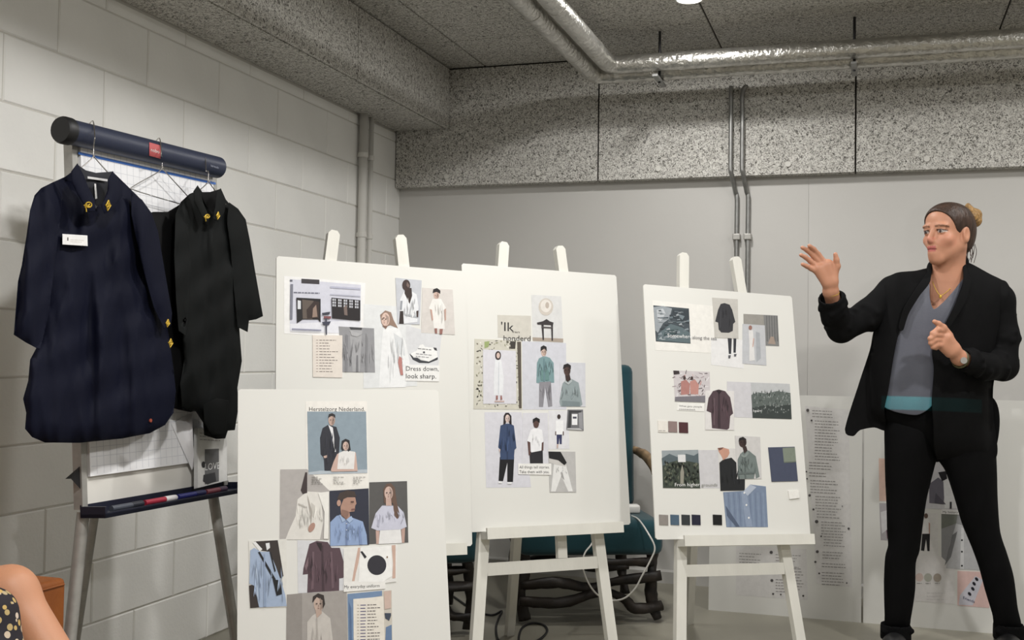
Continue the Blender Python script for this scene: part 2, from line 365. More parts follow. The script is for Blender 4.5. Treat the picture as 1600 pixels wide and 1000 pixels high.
def text_mesh(txt):
    if txt in TEXTS: return TEXTS[txt]
    cu = bpy.data.curves.new('lettering', 'FONT'); cu.body = txt; cu.size = 1; cu.resolution_u = 2
    o = bpy.data.objects.new('lettering', cu); COL.objects.link(o)
    dg = bpy.context.evaluated_depsgraph_get(); dg.update(); ev = o.evaluated_get(dg); me = ev.to_mesh()
    v = [(p.co.x, p.co.y) for p in me.vertices]; f = [list(p.vertices) for p in me.polygons]
    ev.to_mesh_clear(); bpy.data.objects.remove(o); bpy.data.curves.remove(cu)
    TEXTS[txt] = (v, f); return TEXTS[txt]
for t_ in []: text_mesh(t_)
LAY = .00022
class Print:
    def __init__(s, fr, quad, bg, base=.0004):
        s.fr = fr; s.m = MB(); s.lay = base
        s.paper([tuple(q) for q in quad], bg, base)
    def paper(s, quad, bg, base):
        n = len(quad); fr = s.fr
        top = [fr.px(x, y, base) for x, y in quad]; bot = [p-fr.n*(base) for p in top]
        s.m.poly(top+bot, [list(range(n))]+[(i, i+n, (i+1) % n+n, (i+1) % n) for i in range(n)], lin(bg))
    def up(s): s.lay += LAY; return s.lay
    def p(s, col, pts, off=None):
        off = s.up() if off is None else off
        vs = [s.fr.px(x, y, off) for x, y in pts]
        if len(pts) > 4 or True:
            tr = tessellate_polygon([[Vector((x, -y, 0)) for x, y in pts]])
            s.m.poly(vs, [t for t in tr], lin(col))
        return s
    def e(s, col, cx, cy, rx, ry, rot=0, n=18):
        c, q = math.cos(rot), math.sin(rot)
        return s.p(col, [(cx+rx*math.cos(t)*c-ry*math.sin(t)*q, cy+rx*math.cos(t)*q+ry*math.sin(t)*c) for t in [2*math.pi*k/n for k in range(n)]])
    def r(s, col, x0, y0, x1, y1, sk=0.):
        return s.p(col, [(x0, y0), (x1, y0+sk), (x1, y1+sk), (x0, y1)])
    def lines(s, col, x, y, w, n, dy, th=1.0, sk=.02, seed=1, ragged=.3, words=True):
        rr = random.Random(seed); off = s.up()
        for i in range(n):
            L = w*(1-rr.random()*ragged); q = 0
            while q < L:
                ww = min(rr.uniform(2.2, 6), L-q) if words else L
                if ww > .8: s.p(col, [(x+q, y+i*dy+sk*q), (x+q+ww, y+i*dy+sk*(q+ww)), (x+q+ww, y+i*dy+th+sk*(q+ww)), (x+q, y+i*dy+th+sk*q)], off)
                q += ww+1.1
        return s
    def t(s, col, txt, x, y, w, h, sk=0., shear=0.):
        """lettering: baseline start x,y; total width w and cap height h in pixels; sk = slope of the line"""
        v, f = text_mesh(txt); off = s.up()
        mx = max(p[0] for p in v); mn = min(p[0] for p in v)
        vs = []
        for a, b in v:
            q = (a-mn)/(mx-mn)*w; k = b/.72*h
            vs.append(s.fr.px(x+q+shear*k, y-k+sk*q, off))
        s.m.poly(vs, f, lin(col)); return s
    def face(s, cx, cy, rx, ry, skin, turn=0.):
        dk = tuple(int(v*.78) for v in skin); lo_ = tuple(int(v*.45) for v in skin)
        s.p(dk, [(cx+rx*(.25+turn), cy-ry*.9), (cx+rx*.85, cy-ry*.4), (cx+rx*.9, cy+ry*.3), (cx+rx*.4, cy+ry*.9), (cx+rx*.45, cy)])
        off = s.up()
        for q in (-.42, .42): s.p(lo_, [(cx+rx*(q+turn-.2), cy-ry*.14), (cx+rx*(q+turn+.2), cy-ry*.14), (cx+rx*(q+turn+.16), cy+ry*.02), (cx+rx*(q+turn-.16), cy+ry*.02)], off)
        s.p(dk, [(cx+rx*(turn-.05), cy), (cx+rx*(turn+.18), cy+ry*.28), (cx+rx*(turn-.1), cy+ry*.3)], off)
        s.p((int(skin[0]*.7), int(skin[1]*.5), int(skin[2]*.5)), [(cx+rx*(turn-.25), cy+ry*.5), (cx+rx*(turn+.25), cy+ry*.5), (cx+rx*turn, cy+ry*.62)], off)
        return s
    def streaks(s, col, x0, y0, x1, y1, n, seed=1, k=.84, lean=2.):
        rr = random.Random(seed); off = s.up()
        for i in range(n):
            x = rr.uniform(x0, x1); y = rr.uniform(y0, y0+(y1-y0)*.5); L = rr.uniform(.25, .5)*(y1-y0); d = rr.uniform(-lean, lean); w_ = rr.uniform(.5, 1.5); f = k if rr.random() < .6 else 2-k-.06
            c = tuple(min(250, int(v*f)) for v in col)
            s.p(c, [(x, y), (x+w_*.6, y+L*.3), (x+d+w_, y+L*.8), (x+d, y+L), (x+d*.5-w_*.4, y+L*.5)], off)
        return s
    def done(s, name, parent, label=None):
        o = s.m.build(name, M_PRINT, parent); 
        if label: o['label'] = label
        return o
def board(fr, label, rounded=True):
    root = props(empty('mood_board', fr.c), label, 'mood board')
    m = MB(); w, h, t = fr.w/2, fr.h, .005; c = .006
    pr = [(-w+c, 0), (w-c, 0), (w, c), (w, h-c), (w-c, h), (-w+c, h), (-w, h-c), (-w, c)]
    k = len(pr)
    m.poly([fr.at(a, b_, -t) for a, b_ in pr]+[fr.at(a, b_, 0) for a, b_ in pr], [list(range(k))[::-1], list(range(k, 2*k))]+[(i, (i+1) % k, k+(i+1) % k, k+i) for i in range(k)])
    m.build('board_panel', M_BOARD, root); return root
F1 = Frame(-1.3516, 2.9823, .523, .7972, .1447, -.0259, .6021, .841)
F2 = Frame(-.9637, 3.4678, .5403, .8082, .1499, -.0185, .5884, .841)
F3 = Frame(-.4289, 3.7769, .4956, .6984, .1864, -.0359, .5964, .841)
F4 = Frame(-1.257, 2.6318, .0, .6177, .2709, -.0003, .56, 1.022)
SKIN, SKD, BLK, WHT = (205, 165, 145), (70, 48, 42), (32, 31, 34), (236, 235, 232)
# ---- board 1 (back left)
R1 = board(F1, 'white mood board with shopfront photo and sneaker print, behind the large front board')
P = Print(F1, [(444, 431), (571, 442), (568, 529), (444, 521)], (238, 237, 236))
P.p((206, 207, 222), [(453, 436), (564, 445), (563, 510), (453, 517)]).p((226, 227, 236), [(453, 506), (564, 500), (563, 510), (535, 521), (454, 518)])
P.r((60, 55, 60), 471, 435.5, 499, 442.5, 1.5).r((96, 98, 112), 453, 437, 457, 440)
P.lines((110, 112, 130), 459, 456, 42, 1, 3, 1.8, .03).p((176, 178, 200), [(516, 447), (563, 450), (563, 453), (516, 450)]).p((178, 180, 198), [(516, 459), (563, 462), (563, 464), (516, 461)])
P.p((120, 122, 138), [(454, 444), (458, 444), (457, 499), (453, 499)]).p((34, 30, 33), [(463, 465), (501, 467), (501, 504), (497, 499), (473, 499), (464, 505)]).p((98, 84, 74), [(472, 468), (490, 470), (488, 499), (473, 498)]).p((58, 42, 38), [(479, 484), (491, 470), (499, 472), (498, 497), (480, 498)]).p((218, 220, 226), [(465, 469), (470, 470), (470, 483), (465, 483)]).p((150, 122, 105), [(489, 482), (494, 476), (496, 495), (488, 496)])
P.p((38, 32, 34), [(518, 465), (563, 469), (563, 501), (519, 497)])
for k in range(5):
    x = 519.5+k*8.8
    for j in range(3): P.p((196, 198, 206), [(x, 466.5+j*4.4+k*.7), (x+2.3, 466.8+j*4.4+k*.7), (x+2.3, 470+j*4.4+k*.7), (x, 469.8+j*4.4+k*.7)], P.lay+LAY*.5).p((186, 188, 198), [(x+3.1, 466.8+j*4.4+k*.7), (x+5.4, 467+j*4.4+k*.7), (x+5.4, 470.2+j*4.4+k*.7), (x+3.1, 470+j*4.4+k*.7)], P.lay+LAY*.5)
P.p((120, 100, 92), [(537, 480), (542, 476), (543, 493), (538, 492)]).p((132, 60, 66), [(506, 494), (517, 494), (517, 498), (506, 498)]).p((60, 62, 78), [(503, 489), (516, 487), (515, 491), (504, 492)]).p((70, 72, 88), [(508, 497), (511, 497), (511, 523), (509, 523)]).p((62, 64, 84), [(503, 503), (517, 502), (514, 508), (505, 507)]).p((140, 142, 168), [(456, 513), (502, 515), (502, 517), (456, 515)])
P.done('photo_print', R1, 'pale shopfront photo with dark door and shop windows')
P = Print(F1, [(529, 510), (584.5, 513), (586, 582), (535, 581)], (150, 150, 154), .0012)
P.p((168, 168, 171), [(546, 515), (566, 516), (562, 581), (551, 581)]).p((70, 70, 74), [(546, 510.8), (566, 512), (565, 515.5), (548, 515)]).p((120, 120, 124), [(557, 555), (559.5, 555), (560, 581), (556, 581)]).p((132, 132, 137), [(540, 522), (544, 524), (543, 581), (539, 581)]).p((134, 134, 138), [(572, 520), (575, 530), (574, 581), (571, 581)]).p((178, 178, 181), [(547, 516), (553, 518), (566, 522), (558, 526), (549, 524)])
P.streaks((150,150,154),536,524,582,578,22,5,.86,3); P.done('photo_print', R1, 'grey close-up photo of a buttoned shirt front')
P = Print(F1, [(488.5, 523.5), (535, 524), (535, 590), (489, 589)], (229, 218, 206), .0018); P.lines((128, 118, 112), 499, 531, 30, 12, 4.45, 1.1, .01, 3, .55); P.lines((172, 150, 140), 494, 531, 3, 12, 4.45, .9, .01, 4, 0, False); P.done('text_slip', R1, 'beige slip with a list of small lines')
P = Print(F1, [(568, 475), (640, 480), (652, 603), (568, 607)], (224, 226, 227), .0006)
P.p((236, 237, 238), [(599, 513), (622, 511), (634, 535), (640, 565), (634, 605), (592, 606), (596, 540)]).p((214, 217, 220), [(615, 520), (630, 530), (633, 556), (620, 552)]).p((150, 118, 98), [(594, 492), (602, 485), (611, 488), (615, 500), (622, 513), (610, 508), (600, 512), (596, 505)]).e((222, 186, 168), 602.5, 499, 6.5, 10.5).p((130, 95, 78), [(597, 509), (606, 509), (603, 514)]).p((110, 80, 70), [(598, 496), (601, 496), (601, 497.5), (598, 497.5)]).p((186, 110, 100), [(623, 556), (631, 561), (628, 568), (630, 586), (626, 586), (622, 566)])
P.face(602.5,499,6,9.5,(222,186,168),-.35).streaks((236,237,238),600,516,632,600,16,2,.9); P.done('photo_print', R1, 'pale photo of a long-haired figure in a white dress')
P = Print(F1, [(618, 434), (659, 438), (656, 507), (621, 506)], (194, 197, 205), .0014)
P.p((52, 40, 38), [(625, 486), (632, 484), (632, 506), (623.5, 506)]).p((228, 230, 234), [(631, 456), (640, 453), (651, 460), (654, 480), (652, 503), (631, 506), (630, 486), (624, 486), (625, 468)]).p((60, 46, 43), [(633, 450), (643, 450), (644, 462), (640, 475), (632, 458)]).e((66, 48, 44), 634.8, 445.5, 6.3, 8.6).p((176, 180, 186), [(632, 490), (653, 494), (652, 497), (632, 493)]).p((150, 154, 162), [(626, 470), (629, 470), (628, 484), (625, 484)]).p((70, 52, 48), [(650.5, 486), (654, 485), (653.5, 496), (651, 495)]).p((120, 96, 88), [(636, 440), (640, 446), (638, 450), (635, 446)])
P.streaks((228,230,234),632,464,650,502,14,3,.8); P.done('photo_print', R1, 'photo of a figure in an open white shirt on grey')
P = Print(F1, [(660, 449.5), (707.5, 452.5), (711, 523), (658, 520)], (213, 206, 200), .001)
P.p((234, 231, 226), [(676, 467), (689, 467), (697, 481), (693, 485), (695, 514), (678, 513), (675, 485), (670, 482)]).e((208, 172, 155), 682, 461, 4.6, 6).p((38, 33, 34), [(676, 458), (677, 452), (683, 450), (688, 454), (688, 459), (682, 456)]).p((196, 150, 132), [(672, 483), (675, 484), (677, 500), (675, 501)]).p((190, 150, 134), [(694, 484), (697, 482), (697, 500), (695, 501)]).p((150, 92, 80), [(679, 513), (683, 513), (683, 521), (680, 521)]).p((150, 92, 80), [(687, 514), (692, 514), (691, 522), (687, 522)])
P.face(682,461.5,4,5,(208,172,155)).streaks((234,231,226),678,470,692,512,8,4,.88,1); P.done('photo_print', R1, 'photo of a dark-fringed figure in a white tunic')
P = Print(F1, [(635, 508), (690, 524), (685, 572), (633, 570)], (216, 217, 220), .0008)
P.p((58, 60, 66), [(640, 553), (643, 552), (646, 559), (652, 559), (658, 563), (670, 565), (684, 558), (684, 562), (670, 567.5), (655, 567), (645, 562)]).p((240, 240, 238), [(641, 553), (651, 548), (656, 539), (661, 538), (664, 542), (678, 543), (682, 547), (684, 558), (670, 565), (658, 562), (652, 558), (646, 558)]).p((60, 60, 66), [(677, 543), (682, 543.5), (683, 548), (679, 547)]).p((90, 90, 96), [(661, 549), (664, 549), (664, 552), (661, 552)]).lines((110, 110, 116), 653, 544, 22, 1, 3, .9, .1).lines((150, 150, 156), 650, 552, 30, 2, 4, .8, .1, 5)
P.done('photo_print', R1, 'photo of a white sneaker with dark sole')
P = Print(F1, [(633.5, 569.5), (687, 571.5), (686, 596), (633.5, 595)], (238, 237, 234), .0016); P.t(BLK, 'Dress down,', 634.5, 579.3, 51, 7.5, .01); P.t(BLK, 'look sharp.', 634.5, 591, 47, 7.5, .01); P.done('text_slip', R1, 'slip with the words Dress down, look sharp.')
# ---- board 4 (large, front)
R4 = board(F4, 'large white mood board on the floor at the front with Herstelzorg Nederland poster')
P = Print(F4, [(477.6, 627), (573.5, 627), (576, 765.5), (479, 767)], (236, 232, 224))
P.t((42, 42, 46), 'Herstelzorg Nederland.', 483, 642.2, 87, 6.6, 0).p((132, 152, 166), [(480, 643), (572, 643), (574, 739), (482, 741.5)])
P.p((176, 188, 198), [(482, 738), (500, 735.5), (574, 733.5), (574, 739), (482, 741.5)]).p((36, 38, 50), [(512, 664), (525.6, 667), (531, 684), (530, 706), (524, 735.6), (507, 735.6), (506, 715), (501, 710), (500, 684), (504, 669)]).p((226, 226, 230), [(513, 664), (520, 668), (525, 706), (522.3, 706), (518, 678)]).e((196, 160, 142), 518.3, 656.5, 5.2, 8.5).p((40, 35, 36), [(512.5, 653), (514, 647), (519, 645.5), (523.6, 648), (524, 653), (518, 650)]).p((200, 165, 148), [(505, 713), (511, 711), (511, 715), (507, 716)])
P.p((204, 166, 150), [(517, 734), (521, 722), (527, 709), (556, 707), (559, 736), (518, 737)]).p((230, 227, 224), [(529, 708), (537, 704.5), (546, 704.5), (555, 706), (553, 733), (527, 733)]).p((34, 30, 33), [(533, 700), (534, 689), (540, 685.5), (546, 688), (548, 703), (544, 706), (541, 692), (536, 705)]).e((208, 172, 156), 540.3, 697, 4.6, 7)
for x in (487, 521, 552): P.lines((140, 136, 130), x, 745, 19, 5, 2.6, .8, 0, x, .6)
P.face(518.3,656.5,5,8,(196,160,142),.1).face(540.3,697,4.4,6.6,(208,172,156)).streaks((36,38,50),503,674,527,728,12,6,.6).streaks((230,227,224),531,710,551,732,7,7,.88,1); P.done('photo_print', R4, 'Herstelzorg Nederland poster, standing and seated figures on grey blue')
P = Print(F4, [(438, 733.5), (480, 733), (515, 767), (514, 843), (437, 843)], (178, 172, 168), .0008)
P.p((226, 222, 214), [(480, 768), (501, 769), (505, 816), (500, 843), (446, 843), (451, 830), (462, 806), (465, 780)]).p((202, 197, 188), [(486, 785), (492, 790), (493, 812), (487, 806)]).p((60, 45, 45), [(477, 738), (480, 738), (480, 770), (473, 772), (470, 766)]).e((176, 128, 108), 487, 824, 4.5, 8, .5).p((170, 162, 152), [(480, 772), (488, 800), (486, 822), (484, 800)]).p((238, 235, 228), [(497, 770), (514, 768), (513, 842), (506, 842), (507, 800)]).p((190, 184, 176), [(466, 786), (480, 792), (479, 794), (466, 788)])
P.streaks((226,222,214),462,785,500,838,22,8,.84,4); P.done('photo_print', R4, 'photo of a cream jacket worn in profile')
P = Print(F4, [(515, 767), (576, 763), (577, 851), (515.6, 853)], (38, 42, 62), .0014)
P.p((128, 158, 206), [(516, 816), (526, 806), (538, 803), (551, 809), (567, 815), (573, 836), (574, 851), (516, 853)]).p((176, 128, 104), [(532, 792), (533, 806), (541, 812), (547, 807), (546, 800), (554, 799), (555, 790), (557, 787), (555, 777), (538, 777)]).p((66, 50, 42), [(527, 779), (531, 770), (543, 766), (554, 768), (557, 776), (545, 776), (530, 783)]).e((186, 138, 115), 529.5, 786, 3.2, 5).p((96, 124, 176), [(541, 812), (543, 812), (543, 852), (540, 852)]).p((150, 178, 218), [(530, 804), (541, 812), (535, 816)]).p((150, 178, 218), [(541, 812), (549, 806), (552, 812), (546, 817)]).p((108, 136, 188), [(560, 822), (563, 824), (566, 851), (562, 851)])
for y in (818, 828, 838): P.e((222, 226, 232), 541.5, y, .8, .8)
P.p((140,98,78),[(546,800),(541,812),(534,805),(534,796),(542,798)]).p((96,62,50),[(548,783),(553,783),(553,785),(548,785)]).p((130,80,70),[(549,795),(555,794),(555,796),(549,797)]).streaks((128,158,206),519,816,570,850,26,9,.82,3); P.done('photo_print', R4, 'photo of a capped figure in a light blue shirt')
P = Print(F4, [(577, 753.6), (636, 751.7), (638, 847.5), (577, 850)], (88, 86, 84), .001)
P.p((198, 158, 142), [(587, 826), (593, 826), (592, 850), (588, 850)]).p((190, 150, 134), [(627, 824), (633, 824), (632, 848), (628, 848)]).p((232, 231, 230), [(594, 826), (626, 825), (628, 848.5), (591.6, 850)]).p((198, 199, 218), [(597, 790), (621, 790), (631, 801), (635.5, 823), (627, 827), (590, 829), (580, 825), (587, 802)]).p((104, 74, 56), [(600, 786), (599, 764), (604, 756), (611, 755), (617, 762), (620, 785), (625, 806), (621, 811), (616, 806), (614, 786)]).e((206, 170, 154), 607.3, 770.5, 6.6, 10.5).p((196, 158, 142), [(603, 779), (611, 779), (612, 790), (603, 790)]).p((170, 171, 192), [(592, 803), (595, 806), (592, 824), (589, 822)])
P.face(607.3,770.5,6.2,10,(206,170,154),-.05).streaks((198,199,218),588,796,630,824,18,10,.84,4); P.done('photo_print', R4, 'photo of a long-haired figure in a lilac top')
P = Print(F4, [(388.5, 845), (448, 842), (448, 948.5), (391, 950)], (226, 224, 216), .0012)
P.p((56, 46, 42), [(397, 846), (434, 844), (443, 900), (437, 905), (424, 880), (420, 862), (404, 860)]).p((56, 46, 42), [(389, 915), (397, 913), (406, 949), (391, 950)]).p((152, 174, 206), [(391, 860), (397, 856), (408, 862), (421, 862), (431, 885), (438, 905), (446, 930), (448, 947), (405, 949), (397, 915), (389.5, 912)]).p((232, 232, 230), [(395, 848), (399, 846), (410, 858), (406, 862)]).p((228, 230, 232), [(415, 849), (421, 848), (422, 856), (417, 860)]).p((26, 26, 30), [(403, 863), (406, 862), (431, 905), (428, 908)]).p((26, 26, 30), [(421, 862), (423, 862), (431, 892), (429, 894)]).p((24, 24, 28), [(426, 905), (438, 907), (441, 928), (432, 931)]).p((132, 154, 188), [(412, 866), (414, 866), (416, 948), (412, 948)]).p((170, 190, 216), [(398, 880), (402, 890), (404, 940), (401, 930)])
P.streaks((152,174,206),396,870,440,946,24,11,.82,4); P.done('photo_print', R4, 'photo of a pale blue shirt with black shoulder bag')
P = Print(F4, [(464.5, 844), (514, 846), (537, 858), (537, 923.5), (465.7, 927)], (214, 215, 219), .0006)
P.p((90, 64, 74), [(483.5, 850), (495, 845), (512, 847), (518, 856), (531, 856), (541.7, 895), (536, 903), (530, 904), (530, 923), (480, 926), (481, 897), (473, 898), (474, 888)]).p((70, 48, 57), [(502, 852), (505, 852), (507, 924), (503, 924)]).p((112, 84, 94), [(488, 862), (491, 862), (490, 920), (486, 922)]).p((110, 82, 92), [(516, 862), (519, 862), (522, 918), (518, 920)]).p((42, 28, 33), [(494, 847), (503, 849), (502, 862)]).p((128, 100, 108), [(476, 885), (482, 870), (483, 880), (478, 892)])
P.streaks((90,64,74),482,860,528,920,26,12,.72,3); P.done('photo_print', R4, 'photo of a maroon shirt on a hanger, front board')
P = Print(F4, [(537, 857), (621, 851), (619, 909), (537, 919)], (233, 231, 226), .0018)
P.p((206, 166, 146), [(559.5, 856), (564, 855.5), (560, 880), (556, 896), (554, 908), (550, 908), (553, 890)]).p((206, 166, 146), [(612, 852), (618, 851.5), (618, 903), (613, 904), (614, 880)]).p((244, 243, 240), [(563, 856), (611, 853), (613, 900), (598, 909), (560, 909)]).e((46, 44, 54), 588.8, 883, 14.8, 15.5, 0, 30).p((40, 38, 46), [(563, 862), (566, 861), (573, 870), (570, 873)]).e((130, 100, 60), 605, 870.5, 1.2, 1.6)
P.done('photo_print', R4, 'photo of a round black bag on white clothing')
P = Print(F4, [(537, 910), (602, 906), (602, 920), (537, 925)], (238, 236, 231), .0024); P.t((48, 46, 48), 'My everyday uniform', 538, 919.5, 55, 5, -.04); P.done('text_slip', R4, 'slip with the words My everyday uniform')
P = Print(F4, [(448, 929), (541.7, 922), (544, 1056), (447, 1060)], (166, 159, 153), .001)
P.p((150, 143, 137), [(448, 929), (472, 927), (472, 1059), (447, 1060)]).p((200, 193, 185), [(488, 962), (494, 958), (503, 955), (516, 966), (520, 1000), (522, 1058), (480, 1059), (480, 972)]).e((196, 166, 148), 497.8, 944, 7.6, 12).p((52, 42, 38), [(488, 942), (489, 932), (497, 927), (506, 930), (508, 944), (504, 952), (504, 938), (495, 933)]).p((188, 158, 140), [(493, 954), (502, 950), (503, 958), (495, 966)]).p((178, 170, 162), [(494, 966), (496, 966), (500, 1058), (496, 1058)])
P.face(497.8,944,7.2,11.5,(196,166,148)).streaks((200,193,185),484,970,516,1050,18,13,.86,3); P.done('photo_print', R4, 'photo of a figure in a pale blouse, bottom of the front board')
P = Print(F4, [(543, 928), (612, 922), (614, 1050), (545, 1055)], (206, 198, 184), .0016)
P.p((98, 134, 176), [(543, 928), (597, 923), (597, 931), (553, 938), (553, 1054), (545, 1055)]).p((66, 104, 150), [(545, 940), (549, 950), (551, 1054), (547, 1054)]).p((86, 122, 166), [(603, 980), (612, 976), (613, 1050), (600, 1050)]).p((60, 70, 88), [(601, 958), (611, 958), (611, 962), (608, 970), (602, 966)]).p((206, 176, 160), [(600, 924), (611, 923), (611, 950), (601, 952)])
P.done('photo_print', R4, 'denim photo behind the list card')
P = Print(F4, [(552, 936), (599, 932), (602, 1040), (553, 1043)], (234, 226, 212), .0024); P.lines((70, 66, 120), 563, 945, 9, 19, 4.9, 1.3, -.03, 8, .15, False); P.lines((80, 72, 76), 574, 944.6, 20, 19, 4.9, 1.1, -.03, 9, .6); P.lines((170, 160, 140), 558, 945, 3, 19, 4.9, .8, 0, 4, 0, False); P.done('text_slip', R4, 'cream list card over denim photo')
# ---- board 2 (middle)
R2 = board(F2, 'white mood board on the middle easel with navy coat figure and leaf framed photo')
P = Print(F2, [(830, 460.5), (877, 463), (880, 535.5), (832.5, 533)], (214, 214, 213))
P.p((168, 152, 136), [(832, 527), (880, 529), (880, 535), (832.6, 532.6)]).e((202, 192, 180), 853, 479.5, 11.5, 13.5).e((224, 217, 208), 853, 478, 8.5, 10).e((186, 172, 158), 855, 477, 3, 5).p((54, 48, 50), [(839, 504), (848, 502), (854, 498.5), (859, 502), (865, 504), (864, 508), (840, 507)]).p((50, 45, 47), [(846, 507), (849.5, 507), (850, 531), (848, 531)]).p((50, 45, 47), [(861, 507), (864, 507), (864, 532), (862, 532)]).p((80, 72, 72), [(846, 510), (863, 511), (863, 513), (846, 512)])
P.done('photo_print', R2, 'photo of a wreath above a small dark table')
P = Print(F2, [(777.5, 492), (829.5, 493.5), (830, 530), (778, 527)], (206, 201, 189), .0006); P.t((38, 36, 38), "'Ik", 783, 517, 20, 14.5, .04); P.t((90, 86, 82), 'van', 800, 520, 12, 3.5, .04); P.t((58, 55, 55), 'honderd', 787, 532, 42, 8.5, .02); P.done('text_slip', R2, "beige card with the word honderd")
P = Print(F2, [(741.5, 529.5), (814.5, 532), (816, 640), (740, 639)], (206, 202, 186), .0009)
rl = random.Random(5)
for k in range(230):
    x = rl.uniform(744, 812); y = rl.uniform(532, 637)
    if 756 < x < 805 and 548 < y < 629: continue
    a = rl.uniform(0, 6.3); L = rl.uniform(3, 6); w_ = rl.uniform(.7, 1.5)
    c = rl.choice([(70, 64, 54), (96, 92, 76), (146, 146, 112), (230, 226, 214), (120, 112, 92), (52, 46, 42), (160, 156, 130)])
    P.p(c, [(x-L*math.cos(a)*.5, y-L*math.sin(a)*.5), (x-w_*math.sin(a), y+w_*math.cos(a)), (x+L*math.cos(a)*.5, y+L*math.sin(a)*.5), (x+w_*math.sin(a), y-w_*math.cos(a))], P.lay+LAY*.5)
P.p((88, 78, 66), [(808, 534), (814, 534), (815, 638), (811, 638)]).p((62, 56, 50), [(797, 533), (806, 533.5), (805, 545), (798, 545)]).p((150, 168, 92), [(757, 534), (765, 533), (763, 542), (757, 544)])
P.p((216, 214, 222), [(754.6, 546), (806, 548), (807, 631), (755, 631)]).p((228, 230, 234), [(774, 562), (783, 562), (787, 588), (786, 617), (772, 617), (771.5, 588)]).p((206, 209, 216), [(779, 566), (780, 566), (780, 616), (778, 616)]).e((58, 44, 42), 778.3, 555.5, 4.6, 7).e((212, 180, 166), 778.5, 555.5, 2.7, 4.5).p((150, 90, 80), [(775, 618), (778, 618), (778, 624), (775, 625)]).p((150, 90, 80), [(782, 618), (784, 618), (785, 624), (782, 625)]).p((206, 172, 162), [(773, 626), (788, 626), (788, 628), (773, 628)])
P.done('photo_print', R2, 'leaf framed photo of a figure in long white clothes')
P = Print(F2, [(815.7, 533), (884.6, 536), (885, 640), (816.5, 640)], (206, 207, 217), .0005)
P.p((140, 138, 146), [(842.5, 596), (861, 596), (863, 635), (856.5, 636), (852, 606), (848.5, 636), (842, 636)]).p((114, 152, 157), [(842, 560), (848, 557), (853, 557), (859, 559), (865, 567), (866, 598), (861, 598), (860, 596), (843, 597), (842, 599), (838, 598), (839, 567)]).e((208, 176, 160), 849.7, 550, 4.2, 6.8).p((34, 31, 33), [(844.6, 549), (845, 542), (849.5, 539.5), (854, 542), (854.5, 549), (850, 545)]).p((94, 132, 140), [(849, 560), (851, 560), (851, 596), (849, 596)]).p((96, 140, 138), [(845, 578), (849, 578), (849, 594), (845, 594)]).p((96, 140, 138), [(852, 578), (858, 578), (858, 594), (852, 594)])
P.face(849.7,550,4,6.4,(208,176,160)).streaks((114,152,157),841,562,863,594,14,14,.8,2).streaks((140,138,146),844,600,860,632,8,15,.8,1); P.done('photo_print', R2, 'photo of a figure in a teal overshirt and grey trousers')
P = Print(F2, [(875, 566), (914.5, 567), (915, 635.5), (873.5, 635)], (206, 207, 215), .0012)
P.p((142, 157, 160), [(879, 599), (884, 594), (893, 592), (904, 598), (910, 632), (907, 635), (876, 635), (874, 628)]).p((120, 136, 140), [(878, 626), (906, 628), (906, 635), (878, 635)]).p((60, 40, 36), [(883, 585), (890, 585), (892, 593), (887, 597), (884, 594)]).e((82, 56, 48), 886.2, 578.5, 5.3, 8.6).p((34, 27, 27), [(879.5, 577), (881, 570), (887, 567.8), (892, 571), (892, 577), (886, 573)]).p((178, 188, 190), [(883, 594), (888, 598), (893, 592), (894, 596), (888, 601), (882, 597)])
P.face(886.2,578.5,5,8,(82,56,48)).streaks((142,157,160),878,600,905,630,14,16,.82,3); P.done('photo_print', R2, 'photo of a figure in a grey green sweatshirt')
P = Print(F2, [(757, 644), (815, 644), (830, 761.5), (759.6, 762)], (213, 212, 221), .0004)
P.p((24, 23, 28), [(781, 714), (803.5, 714), (801.6, 753), (792.5, 753), (792.7, 723), (786, 752), (779, 751.5)]).p((36, 64, 108), [(782, 665), (789, 662), (797, 662), (803, 665), (807, 700), (804, 703), (803, 718), (782, 718), (781, 702), (778.5, 699)]).p((40, 30, 32), [(786.5, 664), (787, 650), (790, 645), (795, 645), (799, 650), (799.5, 664), (796, 662), (793, 650), (790, 662)]).e((222, 196, 186), 793, 654, 3.6, 6.2).p((28, 52, 92), [(792.5, 666), (793.5, 666), (794, 717), (792, 717)]).p((222, 200, 190), [(779, 701), (782, 702), (781, 708)]).p((236, 236, 238), [(779, 752), (785, 752.5), (784, 755), (779, 755)]).p((236, 236, 238), [(793, 753.5), (800, 753.5), (799, 756), (793, 756)])
P.face(793,654,3.4,5.8,(222,196,186)).streaks((36,64,108),782,668,803,712,12,17,.7,2); P.done('photo_print', R2, 'photo of a figure in a long navy blue coat')
P = Print(F2, [(817, 645), (856, 645), (857, 724), (816, 724)], (214, 213, 221), .0009)
P.p((42, 40, 46), [(827, 706), (848, 702), (848.5, 724), (828, 724)]).p((96, 62, 54), [(824, 688), (828.5, 689), (829, 710), (826, 712)]).p((96, 62, 54), [(846.5, 688), (849.5, 688), (849, 704), (846, 704)]).p((238, 238, 241), [(829, 672), (835, 669), (841, 669), (847, 672), (849.5, 690), (846.5, 692), (846, 704), (830, 707), (828.5, 691), (823.5, 689)]).e((88, 58, 50), 837.8, 662, 4.4, 7).p((30, 25, 26), [(832.6, 661), (832.6, 655), (838, 652), (843.5, 655), (843.3, 661), (838, 657)])
P.streaks((238,238,241),830,674,846,702,9,18,.88,2); P.done('photo_print', R2, 'photo of a figure in a white T-shirt')
P = Print(F2, [(857, 641.5), (888, 641.5), (890, 701.5), (857, 702)], (223, 222, 227), .0006)
